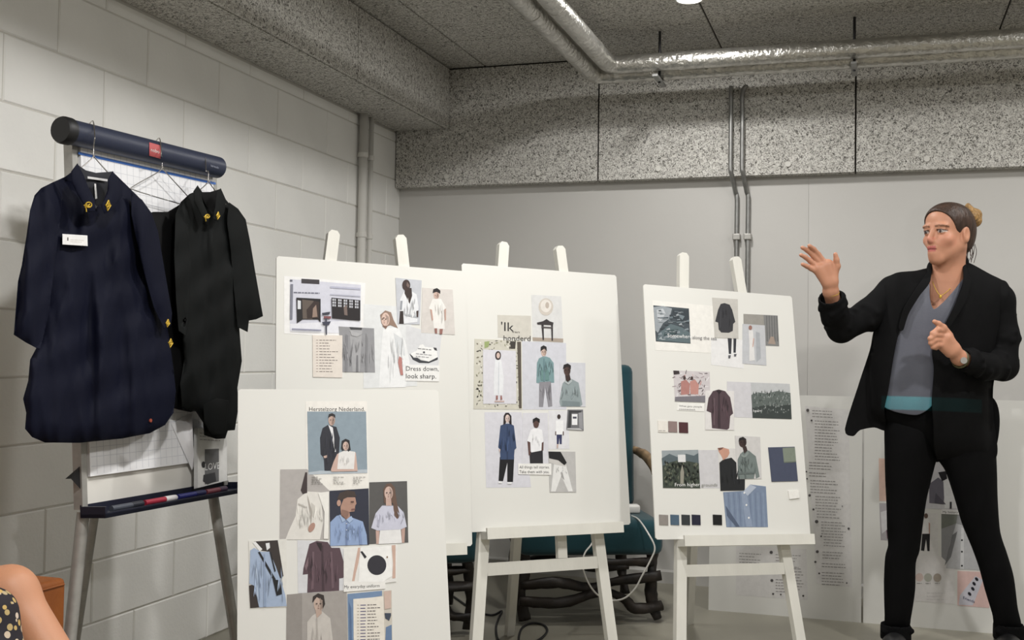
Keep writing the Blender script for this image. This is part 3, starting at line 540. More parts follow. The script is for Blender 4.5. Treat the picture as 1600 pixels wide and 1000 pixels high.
P.p((36, 42, 92), [(869.7, 679), (878, 679), (877.7, 694), (874.5, 694), (874, 684), (873, 694), (870, 694)]).p((240, 240, 242), [(868.6, 657), (880, 657), (880.4, 679), (868.2, 679)]).e((56, 40, 38), 873.3, 651, 2.7, 3.7).p((90, 62, 54), [(867.5, 674), (869, 674), (869, 680), (867.5, 680)]).p((90, 62, 54), [(879.4, 674), (881, 674), (881, 680), (879.4, 680)]).p((200, 170, 156), [(870, 694), (872.5, 694), (872, 700), (870, 700)])
P.done('photo_print', R2, 'photo of a small figure in navy shorts')
P = Print(F2, [(887, 640), (911, 640), (912, 673), (885, 671.5)], (112, 112, 117), .0015); P.p((60, 60, 64), [(889, 641.5), (908, 642), (908, 645), (893, 645), (892, 668), (887, 669)]).p((150, 150, 155), [(904, 645), (910, 644), (911, 671), (905, 668)]).p((238, 238, 242), [(893.5, 647), (902.3, 647), (902, 664), (893.5, 664)]).p((70, 72, 90), [(895, 651), (901, 651), (901, 654), (895, 654)]).p((190, 190, 192), [(887, 669), (906, 669), (911, 672.5), (885, 671)]); P.done('photo_print', R2, 'small grey photo with bright white window')
P = Print(F2, [(857, 705), (899, 705.7), (900.5, 769), (859, 769)], (190, 188, 186), .0014)
P.p((232, 231, 229), [(866, 722), (884.5, 727), (895, 767.6), (888, 768), (877, 743), (868, 768), (861, 768)]).p((204, 200, 196), [(857.5, 716), (866, 718), (883, 722), (884, 729), (868, 726), (858, 722)]).p((30, 29, 31), [(857, 705.5), (876, 706), (885.6, 723), (882, 727), (872, 719), (858, 716)]).p((168, 166, 164), [(876, 738), (879, 738), (882, 750), (878, 745)])
P.streaks((232,231,229),868,728,884,742,8,19,.82,3); P.done('photo_print', R2, 'black and white photo of pale trousers mid-stride')
P = Print(F2, [(809.6, 724.4), (861.4, 724.4), (861.4, 742), (810, 741)], (240, 238, 234), .0022); P.t((60, 58, 60), 'All things tell stories.', 811.5, 732, 47, 4.6); P.t((60, 58, 60), 'Take them with you.', 811.5, 739.3, 47, 4.6); P.done('text_slip', R2, 'slip with the words All things tell stories')
# ---- board 3 (right)
R3 = board(F3, 'white mood board on the right easel with sea photo, colour swatches and striped shirt')
P = Print(F3, [(1019, 469), (1114, 478), (1118, 552), (1024, 547)], (236, 233, 226)); P.p((62, 74, 82), [(1020.7, 477), (1076.4, 482), (1079, 537), (1024.8, 533.5)])
P.p((150, 158, 165), [(1021, 480), (1036, 478), (1050, 482), (1046, 498), (1036, 505), (1028, 520), (1024, 516)]).p((186, 192, 198), [(1026, 484), (1036, 482), (1040, 490), (1032, 502), (1027, 498)]).p((44, 56, 64), [(1052, 484), (1076, 484), (1077, 506), (1062, 500), (1050, 496)]).p((86, 106, 112), [(1030, 520), (1048, 506), (1066, 512), (1078, 520), (1078, 536), (1026, 532)]).p((52, 76, 80), [(1040, 516), (1060, 514), (1056, 526), (1036, 526)]).p((112, 128, 136), [(1058, 490), (1070, 494), (1066, 500)])
for k in range(60):
    x = rl.uniform(1026, 1072); y = rl.uniform(484, 530); L = rl.uniform(3, 8); P.p(rl.choice([(130, 142, 150), (50, 62, 70), (100, 116, 124), (160, 168, 174)]), [(x, y), (x+L, y+rl.uniform(-3, 2)), (x+L+1, y+1), (x+1, y+1.4)], P.lay+LAY*.5)
P.t((240, 240, 240), 'Somewhere', 1043, 527, 38, 6.2, .05); P.t((120, 118, 120), 'along the sea', 1082, 529.5, 38, 5.4, .05); P.done('photo_print', R3, 'dark sea photo with the words Somewhere along the sea')
P = Print(F3, [(1111, 529), (1161, 531), (1162, 576), (1111, 570)], (230, 229, 229), .0005); P.p((46, 48, 56), [(1137, 528), (1143.5, 528), (1142.4, 553), (1138.8, 553)]).p((46, 48, 56), [(1146, 528), (1150.6, 528), (1149.6, 551), (1146, 551)]).p((92, 92, 98), [(1138, 555), (1142, 555), (1141, 560), (1138, 560)]).p((92, 92, 98), [(1147, 553), (1151, 553), (1150, 557), (1147, 557)]); P.done('photo_print', R3, 'photo of two dark trouser legs')
P = Print(F3, [(1113, 465), (1152.7, 467.5), (1153.7, 529), (1116.7, 527.5)], (197, 193, 185), .0011); P.p((46, 46, 52), [(1126, 475), (1132, 473.5), (1140, 476), (1144, 484), (1149, 503), (1145.6, 506), (1145, 517), (1139, 520), (1127, 519.5), (1123, 515), (1122, 504), (1117.5, 502.5), (1122, 484)]).p((62, 62, 68), [(1126, 486), (1127, 486), (1126, 512), (1124.6, 512)]); P.streaks((46,46,52),1124,480,1142,514,9,23,.75,2); P.done('photo_print', R3, 'photo of a dark loose jumper on beige')
P = Print(F3, [(1161.6, 490.4), (1215, 493), (1217.5, 541), (1196, 540), (1162, 520)], (152, 148, 140), .0005); P.p((128, 128, 127), [(1193, 492), (1215, 493), (1217, 541), (1196, 540)])
for k in range(5): P.p((104, 104, 104), [(1197+k*4, 493+k*.2), (1198.6+k*4, 493+k*.2), (1200+k*4, 534), (1198+k*4, 533)], P.lay+LAY*.5)
P.p((160, 140, 124), [(1204, 526), (1209, 526), (1212, 538), (1200, 537)]); P.done('photo_print', R3, 'grey brown photo with curtain folds')
P = Print(F3, [(1160.4, 506), (1195, 508.4), (1197.6, 571), (1160, 568)], (192, 194, 199), .0011); P.p((168, 172, 178), [(1181, 518), (1187, 520), (1189, 560), (1182, 566)]).p((224, 222, 221), [(1169.5, 516), (1176.5, 516), (1178, 540), (1179.5, 563), (1170.5, 564), (1171, 540)]).e((150, 96, 80), 1172.4, 512, 2.8, 3.6).p((206, 160, 146), [(1177, 528), (1178.6, 529), (1177, 542), (1175.6, 542)]); P.done('photo_print', R3, 'photo of a figure in a long white dress by a grey wall')
P = Print(F3, [(1052, 578.7), (1109, 581), (1110, 629), (1054.5, 627)], (204, 196, 198))
for k in range(80):
    x = rl.uniform(1054, 1106); y = rl.uniform(582, 622); a = rl.uniform(0, 6.3); L = rl.uniform(4, 9)
    P.p(rl.choice([(120, 100, 104), (166, 150, 152), (196, 120, 110), (224, 220, 222), (90, 76, 80)]), [(x, y), (x+L*math.cos(a), y+min(4, L*math.sin(a))), (x+L*math.cos(a)+.8, y+1+min(4, L*math.sin(a))), (x+1, y+1.4)], P.lay+LAY*.5)
P.p((176, 108, 98), [(1064, 596), (1072, 593), (1078, 600), (1077, 616), (1064, 617)]).p((190, 122, 108), [(1078, 596), (1086, 593), (1092, 601), (1091, 616), (1079, 616)]).e((70, 48, 46), 1069.5, 590.5, 2.2, 3).e((70, 48, 46), 1081, 591, 2.2, 3).p((120, 116, 124), [(1055, 620), (1109, 618), (1110, 629), (1054.5, 627)]).p((52, 40, 42), [(1052, 579), (1061, 579.3), (1062, 584), (1053, 585)])
P.done('photo_print', R3, 'reddish photo of two figures among branches')
P = Print(F3, [(1059, 630), (1100, 631.5), (1100, 643), (1058, 641)], (238, 236, 231), .0012); P.t((96, 92, 92), 'What gets people', 1061, 635.5, 36, 2.7, .04); P.t((110, 106, 106), 'connected.', 1061, 640.3, 26, 2.7, .04); P.done('text_slip', R3, 'small caption slip under the reddish photo')
P = Print(F3, [(1135.7, 596), (1233.6, 599.6), (1237, 655), (1148.6, 652), (1136, 651)], (206, 204, 209), .0004); P.p((190, 192, 194), [(1173, 598), (1234, 600), (1237, 655), (1176, 653)]).p((92, 102, 98), [(1174, 617), (1184, 613), (1198, 615), (1214, 611), (1235, 614), (1237, 655), (1176, 653)]).p((56, 64, 62), [(1175, 637), (1196, 633), (1216, 634), (1236, 632), (1237, 655), (1176, 653)])
for k in range(150):
    x = rl.uniform(1176, 1233); y = rl.uniform(611, 646); P.p(rl.choice([(60, 70, 68), (120, 130, 126), (150, 156, 154), (76, 86, 82)]), [(x, y), (x+1.2, y-rl.uniform(2, 5)), (x+2, y)], P.lay+LAY*.5)
P.t((236, 236, 236), 'heart', 1177, 643.5, 13, 3.8, .01); P.done('photo_print', R3, 'dark field photo under pale sky')
P = Print(F3, [(1102, 610), (1147, 611), (1147, 672), (1102, 671.5)], (222, 218, 216), .0018); P.p((80, 58, 66), [(1114, 611), (1123, 608.5), (1133, 611), (1141, 621), (1145.5, 646), (1141, 650), (1139.5, 669), (1136, 671.5), (1112.5, 669), (1111, 645), (1104, 642), (1107, 622)]).p((60, 42, 50), [(1122, 612), (1124.5, 612), (1126, 669), (1122, 669)]).p((102, 78, 86), [(1115, 622), (1117, 622), (1117, 664), (1114.6, 664)]).p((40, 27, 32), [(1119, 610), (1128, 610.5), (1124, 616)]); P.streaks((80,58,66),1112,616,1138,666,16,20,.7,2); P.done('photo_print', R3, 'maroon shirt cut-out on the right board')
def swatch(fr, par, col, x0, y0, x1, y1, label, txt=None):
    m = Print(fr, [(x0, y0), (x1, y0+.6), (x1+.4, y1+.6), (x0+.5, y1)], col, .002)
    if txt: m.lines((150, 146, 140), x0+1, y1-2.6, x1-x0-4, 1, 2, 1, .02)
    return m.done('colour_swatch', par, label)
for a in (((232, 226, 216), 1028, 657, 1043, 675, 'off-white fabric swatch', 1), ((142, 117, 113), 1044.3, 658, 1058, 675, 'mauve fabric swatch'), ((76, 26, 33), 1061, 659.5, 1075, 676, 'dark red fabric swatch'), ((142, 134, 128), 1030, 804, 1044, 820, 'taupe fabric swatch'), ((62, 92, 116), 1047.7, 804, 1061, 820, 'blue fabric swatch'), ((48, 53, 56), 1065, 804, 1078, 820, 'charcoal fabric swatch'), ((25, 26, 52), 1081, 804, 1094.5, 820, 'navy fabric swatch'), ((18, 18, 20), 1114, 804, 1128, 820, 'black fabric swatch')): swatch(F3, R3, *a)
P = Print(F3, [(1034, 704), (1122, 703), (1125, 763), (1036, 762.5)], (206, 204, 207), .0004); P.p((150, 160, 164), [(1034, 704), (1091, 702.7), (1094, 763), (1036, 762.5)]).p((84, 100, 106), [(1034, 716), (1046, 709), (1058, 714), (1072, 709), (1084, 712), (1091, 708), (1092, 730), (1035, 730)]).p((58, 68, 56), [(1035, 728), (1048, 722), (1062, 719), (1078, 721), (1092, 724), (1094, 763), (1036, 762.5)])
for k in range(130):
    x = rl.uniform(1037, 1089); y = rl.uniform(722, 758); P.p(rl.choice([(40, 48, 40), (82, 92, 74), (104, 108, 88), (50, 60, 46), (30, 36, 32)]), [(x, y), (x+rl.uniform(1, 4), y-rl.uniform(2, 5)), (x+rl.uniform(3, 5), y+1), (x+2, y+3)], P.lay+LAY*.5)
P.p((150, 146, 130), [(1063, 738), (1066, 726), (1069, 738), (1068, 756), (1063, 756)]).p((222, 222, 222), [(1059, 710.5), (1071, 710.3), (1071.5, 722), (1059.5, 722)]).t((238, 238, 236), 'From higher', 1054.5, 760, 39, 5.6, -.01); P.t((150, 150, 140), 'grounds', 1096, 760, 25, 5, -.01); P.done('photo_print', R3, 'green mountain photo with the words From higher grounds')
P = Print(F3, [(1121, 699.5), (1150, 701), (1164, 749), (1164, 766.5), (1126, 767)], (214, 211, 208), .001); P.p((30, 32, 35), [(1124, 723), (1130, 718), (1143, 715), (1152.5, 725), (1164, 749.5), (1163.7, 766.4), (1125.7, 767)]).p((198, 136, 106), [(1121.5, 700), (1129, 699), (1139, 702), (1140, 708), (1137, 714), (1130, 719), (1127, 712), (1123, 706)]).p((120, 74, 56), [(1121.5, 700), (1131, 699), (1128, 702), (1124, 704)]); P.streaks((30,32,35),1128,724,1156,762,10,22,1.3,3); P.done('photo_print', R3, 'photo of a black shirt with chin lifted')
P = Print(F3, [(1130, 769), (1165, 767), (1172, 757), (1196.7, 760), (1200, 823.6), (1135, 823.6)], (112, 132, 162), .0008)
for k in range(15): P.p((98, 117, 148) if k % 2 else (126, 146, 174), [(1133+k*4.2, 769.5), (1134.2+k*4.2, 769.5), (1138+k*4.1, 823.3), (1136.6+k*4.1, 823.3)], P.lay+LAY*.5)
P.p((132, 150, 178), [(1158, 768), (1166, 767), (1176, 823), (1166, 823)]).p((72, 88, 116), [(1134, 790), (1142, 802), (1156, 823), (1150, 823), (1136, 806)]).p((172, 184, 204), [(1162, 767), (1172, 757), (1182, 761), (1168, 775)])
for x, y in ((1163, 770), (1166.3, 789), (1170, 809)): P.e((236, 236, 236), x, y, 1.4, 1.6)
P.done('photo_print', R3, 'blue striped shirt close-up photo')
P = Print(F3, [(1148.6, 680.6), (1187.6, 682.7), (1190, 748), (1151.7, 748.7)], (206, 203, 201), .0016); P.p((114, 127, 124), [(1152.5, 718), (1157, 709), (1163, 704), (1170, 704), (1181, 713), (1187, 745), (1181, 748), (1180, 738), (1178, 748), (1153, 748.5)]).p((58, 42, 38), [(1160, 698), (1166, 697), (1168, 704), (1163, 709)]).e((66, 46, 42), 1160.5, 691, 6, 8).p((30, 25, 26), [(1154, 690), (1155, 684.5), (1161, 682.5), (1166, 686), (1165.6, 690), (1160, 687)]).p((134, 146, 142), [(1158, 708), (1163, 712), (1169, 704), (1170, 709), (1164, 716), (1158, 713)]).p((92, 104, 102), [(1163.5, 714), (1165, 714), (1166, 748), (1164, 748)]).p((98, 110, 108), [(1153, 738), (1179, 737), (1179, 740), (1153, 741)]); P.face(1160.5,691,5.6,7.4,(66,46,42)).streaks((114,127,124),1156,714,1180,744,14,21,.8,3); P.done('photo_print', R3, 'photo of a figure in a grey green collared shirt')
P = Print(F3, [(1200.6, 699), (1241.7, 698), (1246.9, 751.6), (1206, 752.6)], (64, 72, 98), .0022); P.p((126, 137, 120), [(1222.7, 700), (1242, 699), (1244, 722), (1225, 723.5)]).p((104, 114, 100), [(1225, 721.5), (1244, 720.5), (1244, 722), (1225, 723.5)]); P.done('fabric_sample', R3, 'navy fabric sample with green corner patch')
P = Print(F3, [(1232, 767), (1248, 766), (1249.5, 778), (1234, 780)], (240, 238, 232), .004); P.done('paper_tag', R3, 'small curled white tag')
# ------------------------------------------------------------------ easels
def easel(fr, label, tops, bots, ledge, bar_v, post, rear_foot, rear_top):
    root = props(empty('easel', (fr.c.x, fr.c.y, 0)), label, 'easel', 'white display easels')
    off = -.005-.013
    def ground(a, b_):
        d = b_-a; return a+d*(a.z/-d.z)
    L = []
    for (tp, bt) in zip(tops, bots):
        a = fr.px(*tp, off) if not isinstance(tp, Vector) else tp; q = fr.px(*bt, off) if not isinstance(bt, Vector) else bt
        g = ground(a, q); L.append((a, g)); m = MB(); m.bar(g, a, .036, .022, fr.n, .011); m.build('leg', M_EASEL, root)
    # ledge that carries the board
    lo, hi = ledge
    m = MB(); a = fr.at(lo, -.0125, .010); q = fr.at(hi, -.0125, .010); m.bar(a, q, .022, .058, fr.n); m.build('ledge', M_EASEL, root)
    m = MB(); m.bar(fr.at(lo, -.006, .036), fr.at(hi, -.006, .036), .034, .008, fr.n); m.build('ledge_lip', M_EASEL, root)
    # lower crossbar between the legs
    def on_leg(l, v):
        a, g = l; ua, ug = fr.loc(a)[1], fr.loc(g)[1]; return a+(g-a)*((v-ua)/(ug-ua))
    p0, p1 = on_leg(L[0], bar_v), on_leg(L[1], bar_v); d = (p1-p0).normalized()
    m = MB(); m.bar(p0+d*.018, p1-d*.018, .038, .020, fr.n); m.build('crossbar', M_EASEL, root)
    t0, t1 = on_leg(L[0], .70), on_leg(L[1], .70); d = (t1-t0).normalized()
    m = MB(); m.bar(t0+d*.017, t1-d*.017, .036, .018, fr.n); m.build('top_crossbar', M_EASEL, root)
    if post:
        m = MB(); x = post; m.bar(fr.at(x, bar_v+.02, off), fr.at(x, .70, off), .034, .016, fr.n); m.build('centre_post', M_EASEL, root)
    rt = fr.at(rear_top, .70, off-.022); f = Vector(rear_foot)
    m = MB(); m.bar(f+(rt-f).normalized()*.0, rt, .034, .022, (fr.n-(rt-f).normalized()*fr.n.dot((rt-f).normalized())), .0); m.build('rear_leg', M_EASEL, root)
    return root
zf = onZ(796, 993); zf3 = onZ(1076, 975)
l2 = [F2.loc(F2.px(x, y, -.018))[:2] for x, y in ((741, 1000), (959, 1000))]
easel(F2, 'white wooden easel holding the middle mood board', [(786, 379), (873, 385)], [(744, 1000), (955, 1000)], (F2.loc(F2.px(752, 826))[0], F2.loc(F2.px(964, 826))[0]), -.115, .035, (zf.x, zf.y, .0), -.02)
easel(F3, 'white wooden easel holding the right mood board, beside the presenter', [(1067, 396), (1148, 402)], [(1062, 1000), (1249, 1000)], (F3.loc(F3.px(1060, 845))[0], F3.loc(F3.px(1262, 845))[0]), -.10, None, (zf3.x, zf3.y, 0), -.05)
b1 = [F1.at(a, b_, -.018) for a, b_ in l2]
easel(F1, 'white wooden easel holding the left mood board, legs hidden by the front board', [(521, 361), (624, 368)], b1, (-.285, F1.loc(F1.px(721, 860))[0]), -.115, .035, (F1.c.x-.5, F1.c.y+.72, 0), -.02)
# ------------------------------------------------------------------ inflated / relief shapes from outlines
def resample(poly, step, smooth=True):
    pts = [Vector((p[0], p[1])) for p in poly]; n = len(pts); out = []
    for i in range(n):
        a, b_, c, d = pts[i-1], pts[i], pts[(i+1) % n], pts[(i+2) % n]
        k = max(1, int(round((c-b_).length/step)))
        for j in range(k):
            t = j/k
            if smooth: out.append(b_+(c-b_)*t+(.5*((2*b_)+(c-a)*t+(2*a-5*b_+4*c-d)*t*t+(3*b_-a-3*c+d)*t**3)-(b_+(c-b_)*t))*.8)
            else: out.append(b_+(c-b_)*t)
    return out
def inside_mask(poly, X, Y):
    m = np.zeros(X.shape, bool); n = len(poly)
    for i in range(n):
        x0, y0 = poly[i]; x1, y1 = poly[(i+1) % n]
        if y0 == y1: continue
        c = ((Y >= min(y0, y1)) & (Y < max(y0, y1)) & (X < (x1-x0)*(Y-y0)/(y1-y0)+x0)); m ^= c
    return m
class Inflate:
    """membrane over an outline: t(x,y) ~ half width of the local strip"""
    def __init__(s, poly, g=2.0):
        P = np.array([(p[0], p[1]) for p in poly]); s.g = g
        s.x0, s.y0 = P.min(0)-2*g; nx, ny = (np.ceil((P.max(0)-P.min(0))/g).astype(int)+5)
        X, Y = np.meshgrid(s.x0+g*np.arange(nx), s.y0+g*np.arange(ny)); M = inside_mask(P, X, Y)
        f = np.zeros(M.shape)
        for it in range(900):
            a = np.zeros_like(f); a[1:-1, 1:-1] = .25*(f[:-2, 1:-1]+f[2:, 1:-1]+f[1:-1, :-2]+f[1:-1, 2:])+.5*g*g
            f = np.where(M, a, 0)
        s.f = f
    def __call__(s, x, y):
        u = (x-s.x0)/s.g; v = (y-s.y0)/s.g; i, j = int(u), int(v)
        if i < 0 or j < 0 or i >= s.f.shape[1]-1 or j >= s.f.shape[0]-1: return 0.
        a, b_ = u-i, v-j; F = s.f
        return math.sqrt(max(0, F[j, i]*(1-a)*(1-b_)+F[j, i+1]*a*(1-b_)+F[j+1, i]*(1-a)*b_+F[j+1, i+1]*a*b_))
def triangulate(poly, step, smooth=True):
    B = resample(poly, step*.8, smooth); n = len(B)
    pts = list(B)
    P = np.array([(p.x, p.y) for p in B])
    cen_ccw = sum(B[i].x*B[(i+1) % n].y-B[(i+1) % n].x*B[i].y for i in range(n)) > 0
    for e in (.28, .75):
        for i in range(0, n):
            t = (B[(i+1) % n]-B[i-1]).normalized(); nn = Vector((-t.y, t.x))*(1 if cen_ccw else -1)
            q = B[i]+nn*step*e
            d = np.hypot(P[:, 0]-q.x, P[:, 1]-q.y).min()
            if d > step*e*.8: pts.append(q)
    x0, y0 = P.min(0); x1, y1 = P.max(0)
    gx, gy = np.meshgrid(np.arange(x0+step/2, x1, step), np.arange(y0+step/2, y1, step)); M = inside_mask(P, gx, gy)
    for a, b_ in zip(gx[M], gy[M]):
        if np.hypot(P[:, 0]-a, P[:, 1]-b_).min() > step*1.15: pts.append(Vector((a, b_)))
    r = delaunay_2d_cdt(pts, [], [list(range(n))], 1, 1e-4)
    V, E_, Fc = r[0], r[1], r[2]
    cnt = {}
    for f in Fc:
        for i in range(len(f)):
            k = (f[i], f[(i+1) % len(f)]); cnt[k] = cnt.get(k, 0)+1
    bd = [k for k in cnt if (k[1], k[0]) not in cnt]
    return V, Fc, bd
def relief(poly, step, pos, front, back, m, name, parent, smooth=True, label=None, crisp=False):
    """closed solid over an outline; pos(x,y,off)->world, front/back(x,y) offsets in metres (front larger)"""
    V, Fc, bd = triangulate(poly, step, smooth); nV = len(V)
    A = [pos(v.x, v.y, front(v.x, v.y)) for v in V]; Bk = [pos(v.x, v.y, back(v.x, v.y)) for v in V]
    fs = [list(f) for f in Fc]+[[i+nV for i in f][::-1] for f in Fc]+[(b_, a, a+nV, b_+nV) for a, b_ in bd]
    o = new(name, A+Bk, fs, m, None, True)
    bm = bmesh.new(); bm.from_mesh(o.data); bmesh.ops.remove_doubles(bm, verts=bm.verts, dist=2e-4); bmesh.ops.recalc_face_normals(bm, faces=bm.faces); bm.to_mesh(o.data); bm.free()
    o.data.polygons.foreach_set('use_smooth', [True]*len(o.data.polygons))
    if crisp:
        try: o.data.set_sharp_from_angle(angle=math.radians(50))
        except Exception: pass
    if parent is not None: child(o, parent)
    if label: o['label'] = label
    return o
# ------------------------------------------------------------------ flip chart
FC = Frame(-1.9765, 2.825, .6624, 1.4863, .0665, .0057, .6177, 1.0)
M_WBOARD = mat('flipchart_board', (226, 223, 216), .35, spec=.5)
M_PAPER = mat('white_paper', (238, 238, 240), .7, spec=.2)
M_NAVYBAR = mat('navy_vinyl', (42, 48, 68), .45, bump=.05, bscale=200)
M_TRAY = mat('navy_plastic', (26, 29, 46), .45)
flip = props(empty('flip_chart', (FC.c.x, FC.c.y, 0)), 'white flip chart on grey legs beside the block wall, shirts hung on it', 'flip chart')
w = FC.w/2
def fbox(fr, a0, a1, b0, b1, o0, o1):
    return [fr.at(a0, b0, o0), fr.at(a1, b0, o0), fr.at(a1, b1, o0), fr.at(a0, b1, o0), fr.at(a0, b0, o1), fr.at(a1, b0, o1), fr.at(a1, b1, o1), fr.at(a0, b1, o1)]
m = MB(); m.hexa(fbox(FC, -w, w, 0, 1.0, -.018, 0)); m.build('board_panel', M_WBOARD, flip)
for a0, a1 in ((-w-.003, -w+.016), (w-.016, w+.003)):
    m = MB(); m.hexa(fbox(FC, a0, a1, 0, 1.03, -.022, .008)); m.build('side_rail', M_METAL, flip)
pad = MB(); pad.hexa(fbox(FC, -w+.025, w-.02, .085, .985, .001, .011)); pad = pad.build('paper_pad', M_PAPER, flip)
m = MB()
for k in range(1, 23):
    a = -w+.025+k*.0255
    if a < w-.03: m.hexa(fbox(FC, a, a+.0012, .09, .98, .011, .0113))
for k in range(1, 36):
    bb = .085+k*.0255
    if bb < .975: m.hexa(fbox(FC, -w+.03, w-.025, bb, bb+.0012, .011, .0113))
m.build('grid_ruling', mat('pale_grid_ink', (205, 206, 212), .7), pad)
m = MB(); m.hexa(fbox(FC, -w+.015, w-.01, .955, .962, .011, .013)); m.build('blue_edge', mat('blue_strip', (60, 110, 190), .5), flip)
# rolled navy cover clamped along the top
ba, bb_ = FC.px(101, 204, .03), FC.px(341, 262, .03); dd = (bb_-ba).normalized()
m = MB(); m.tube([ba+dd*.012, ba+dd*.02]+[ba+(bb_-ba)*k/8 for k in range(1, 8)]+[bb_-dd*.012, bb_-dd*.003, bb_], .034, 24, True, lambda t: .034 if t < .95 else (.032 if t < .99 else .022))
auto_smooth(m.build('cover_roll', M_NAVYBAR, flip), 40)
for e, s_ in ((ba, 1),):
    m = MB(); m.tube([e-dd*.016, e-dd*.008, e+dd*.012, e+dd*.014], .035, 24, True, lambda t: .033 if t < .2 else .037); auto_smooth(m.build('end_cap', M_DARK, flip), 40)
# red maker's badge and small print on the roll
def on_roll(px, py):
    """point on the front of the roll under a pixel"""
    d = ray(px, py).normalized(); o_ = CAM-ba
    a = d-dd*d.dot(dd); c = o_-dd*o_.dot(dd); A_, B_, C_ = a.dot(a), 2*a.dot(c), c.dot(c)-.0346**2
    disc = B_*B_-4*A_*C_
    return CAM+d*((-B_-math.sqrt(max(0, disc)))/(2*A_))
class Roll:
    n = Vector((0, 0, 0))
    def px(s, x, y, off=0.):
        p = on_roll(x, y); q = p-ba; rad = (q-dd*q.dot(dd)).normalized(); return p+rad*off
ROLL_ = Roll()
def roll_patch(col, x0, y0, x1, y1, sl, txt, tcol, name, h, tw):
    m = MB(); n = 8; vs = [ROLL_.px(x0+(x1-x0)*i/n, y0+(y1-y0)*j/n+sl*(x1-x0)*i/n, .0008) for j in range(n+1) for i in range(n+1)]
    if col: m.poly(vs, [(j*9+i, j*9+i+1, j*9+i+10, j*9+i+9) for j in range(n) for i in range(n)], lin(col))
    if txt:
        v, f = text_mesh(txt); mx = max(p[0] for p in v); mn = min(p[0] for p in v)
        m.poly([ROLL_.px(x0+(x1-x0-tw)/2+(a-mn)/(mx-mn)*tw, (y0+y1)/2+h*.5-b_/.72*h+sl*((x1-x0-tw)/2+(a-mn)/(mx-mn)*tw), .0014) for a, b_ in v], f, lin(tcol))
    m.build(name, M_PRINT, flip)
roll_patch((196, 30, 38), 233, 222.5, 250.5, 243, .28, 'nobo', (240, 236, 232), 'maker_badge', 5.5, 13)
roll_patch(None, 328, 254, 342, 262, .28, 'barracuda', (170, 176, 196), 'maker_lettering', 3.6, 12)
# tray
m = MB(); m.hexa(fbox(FC, -w-.004, w+.012, -.022, -.012, 0, .085)); m.hexa(fbox(FC, -w-.004, w+.012, -.022, -.008, .079, .085)); m.hexa(fbox(FC, -w-.004, -w+.004, -.022, .008, 0, .085)); m.hexa(fbox(FC, w+.004, w+.012, -.022, .008, 0, .085)); m.hexa(fbox(FC, -w-.004, w+.012, -.022, .012, 0, .004)); m.build('pen_tray', M_TRAY, flip)
k0 = FC.at(-w-.003, .085, -.01); m = MB(); m.poly([k0+FC.n*-.02+FC.u*0, k0+FC.n*.012+FC.u*.03, k0+FC.n*.012-FC.u*.03, k0-FC.r*.03+FC.n*-.01, k0-FC.r*.03+FC.n*.01], [(0, 1, 2), (1, 0, 3, 4), (2, 1, 4), (0, 2, 4, 3)]); m.build('clamp_knob', M_DARK, flip)
# legs
fl = [(FC.at(-w+.03, -.01, -.012), onZ(103, 1190)), (FC.at(w-.05, -.01, -.012), Vector((-1.79, 3.33, 0)))]
fl = [(FC.at(-w+.02, -.01, -.012), Vector((-1.99, 2.43, 0))), (FC.at(w-.05, -.01, -.012), onZ(386, 1112))]
for a, g in fl:
    m = MB(); m.tube([g, g+Vector((0, 0, .002)), a], .0165, 16); auto_smooth(m.build('leg', M_METAL, flip), 50)
rg = onZ(106, 1088); m = MB(); m.tube([rg, FC.at(-w+.10, .05, -.03)], .012, 14); auto_smooth(m.build('rear_leg', M_METAL, flip), 50)
# markers in the tray
def marker(a, L, body, cap, label, flipd=False):
    r = props(empty('marker_pen', FC.at(a, -.004, .06)), label, 'marker pen', 'marker pens in the flip chart tray')
    y = -.0035; o = .062; p0, p1 = FC.at(a, y, o), FC.at(a+L, y, o); d = (p1-p0).normalized()
    m = MB(); m.tube([p0, p0+d*L*.62], .0082, 12); auto_smooth(m.build('barrel', mat('marker_'+'_'.join(map(str, body)), body, .4), r), 40)
    m = MB(); m.tube([p0+d*L*.62, p0+d*L*.9, p0+d*L*.97, p1], .0088, 12, True, lambda t: .0088 if t < .5 else (.008 if t < .8 else .005)); auto_smooth(m.build('cap', mat('marker_'+'_'.join(map(str, cap)), cap, .4), r), 40)
marker(-.265, .125, (70, 74, 84), (40, 42, 52), 'dark grey marker at the left end of the tray')
marker(-.135, .135, (160, 40, 60), (225, 222, 222), 'red marker with white cap in the tray')
marker(.005, .125, (34, 38, 110), (24, 28, 78), 'blue marker in the middle of the tray')
marker(.133, .10, (120, 60, 70), (60, 40, 66), 'dull red marker next to the folded magazine')
# folded magazine standing in the tray, and the curled sheet next to it
def mpos(x, y, off): return FC.px(x, y, .03+off)
mag = props(empty('magazine', FC.px(330, 755, .04)), 'white folded magazine with the word LOVE standing in the tray', 'magazine')
m = MB(); q = [(303, 668), (354, 672), (355, 751), (303, 764)]; m.hexa([FC.px(x, y, .018) for x, y in q]+[FC.px(x, y, .034) for x, y in q]); m.build('pages', M_PAPER, mag)
class MagF: 
    n = FC.n
    def px(s, x, y, off=0.): return FC.px(x, y, .0342+off)
P = Print(MagF(), [(303.3, 668.4), (353.8, 672.4), (354.8, 750.6), (303.3, 763.4)], (236, 235, 232))
P.p((206, 205, 204), [(303.3, 668.4), (309, 669), (309, 762), (303.3, 763.4)]).p((120, 120, 122), [(320, 702), (342, 701), (342, 752), (320, 757)]).p((70, 70, 74), [(318, 742), (336, 738), (338, 752), (324, 757), (317, 752)]).e((60, 60, 64), 318, 726, 3, 5).t((246, 246, 246), 'LOVE', 320.5, 735, 23, 11, -.12).lines((160, 158, 156), 312, 676, 34, 3, 5, 1.2, .06, 3)
P.done('cover_print', mag)
m = MB(); nn = 10
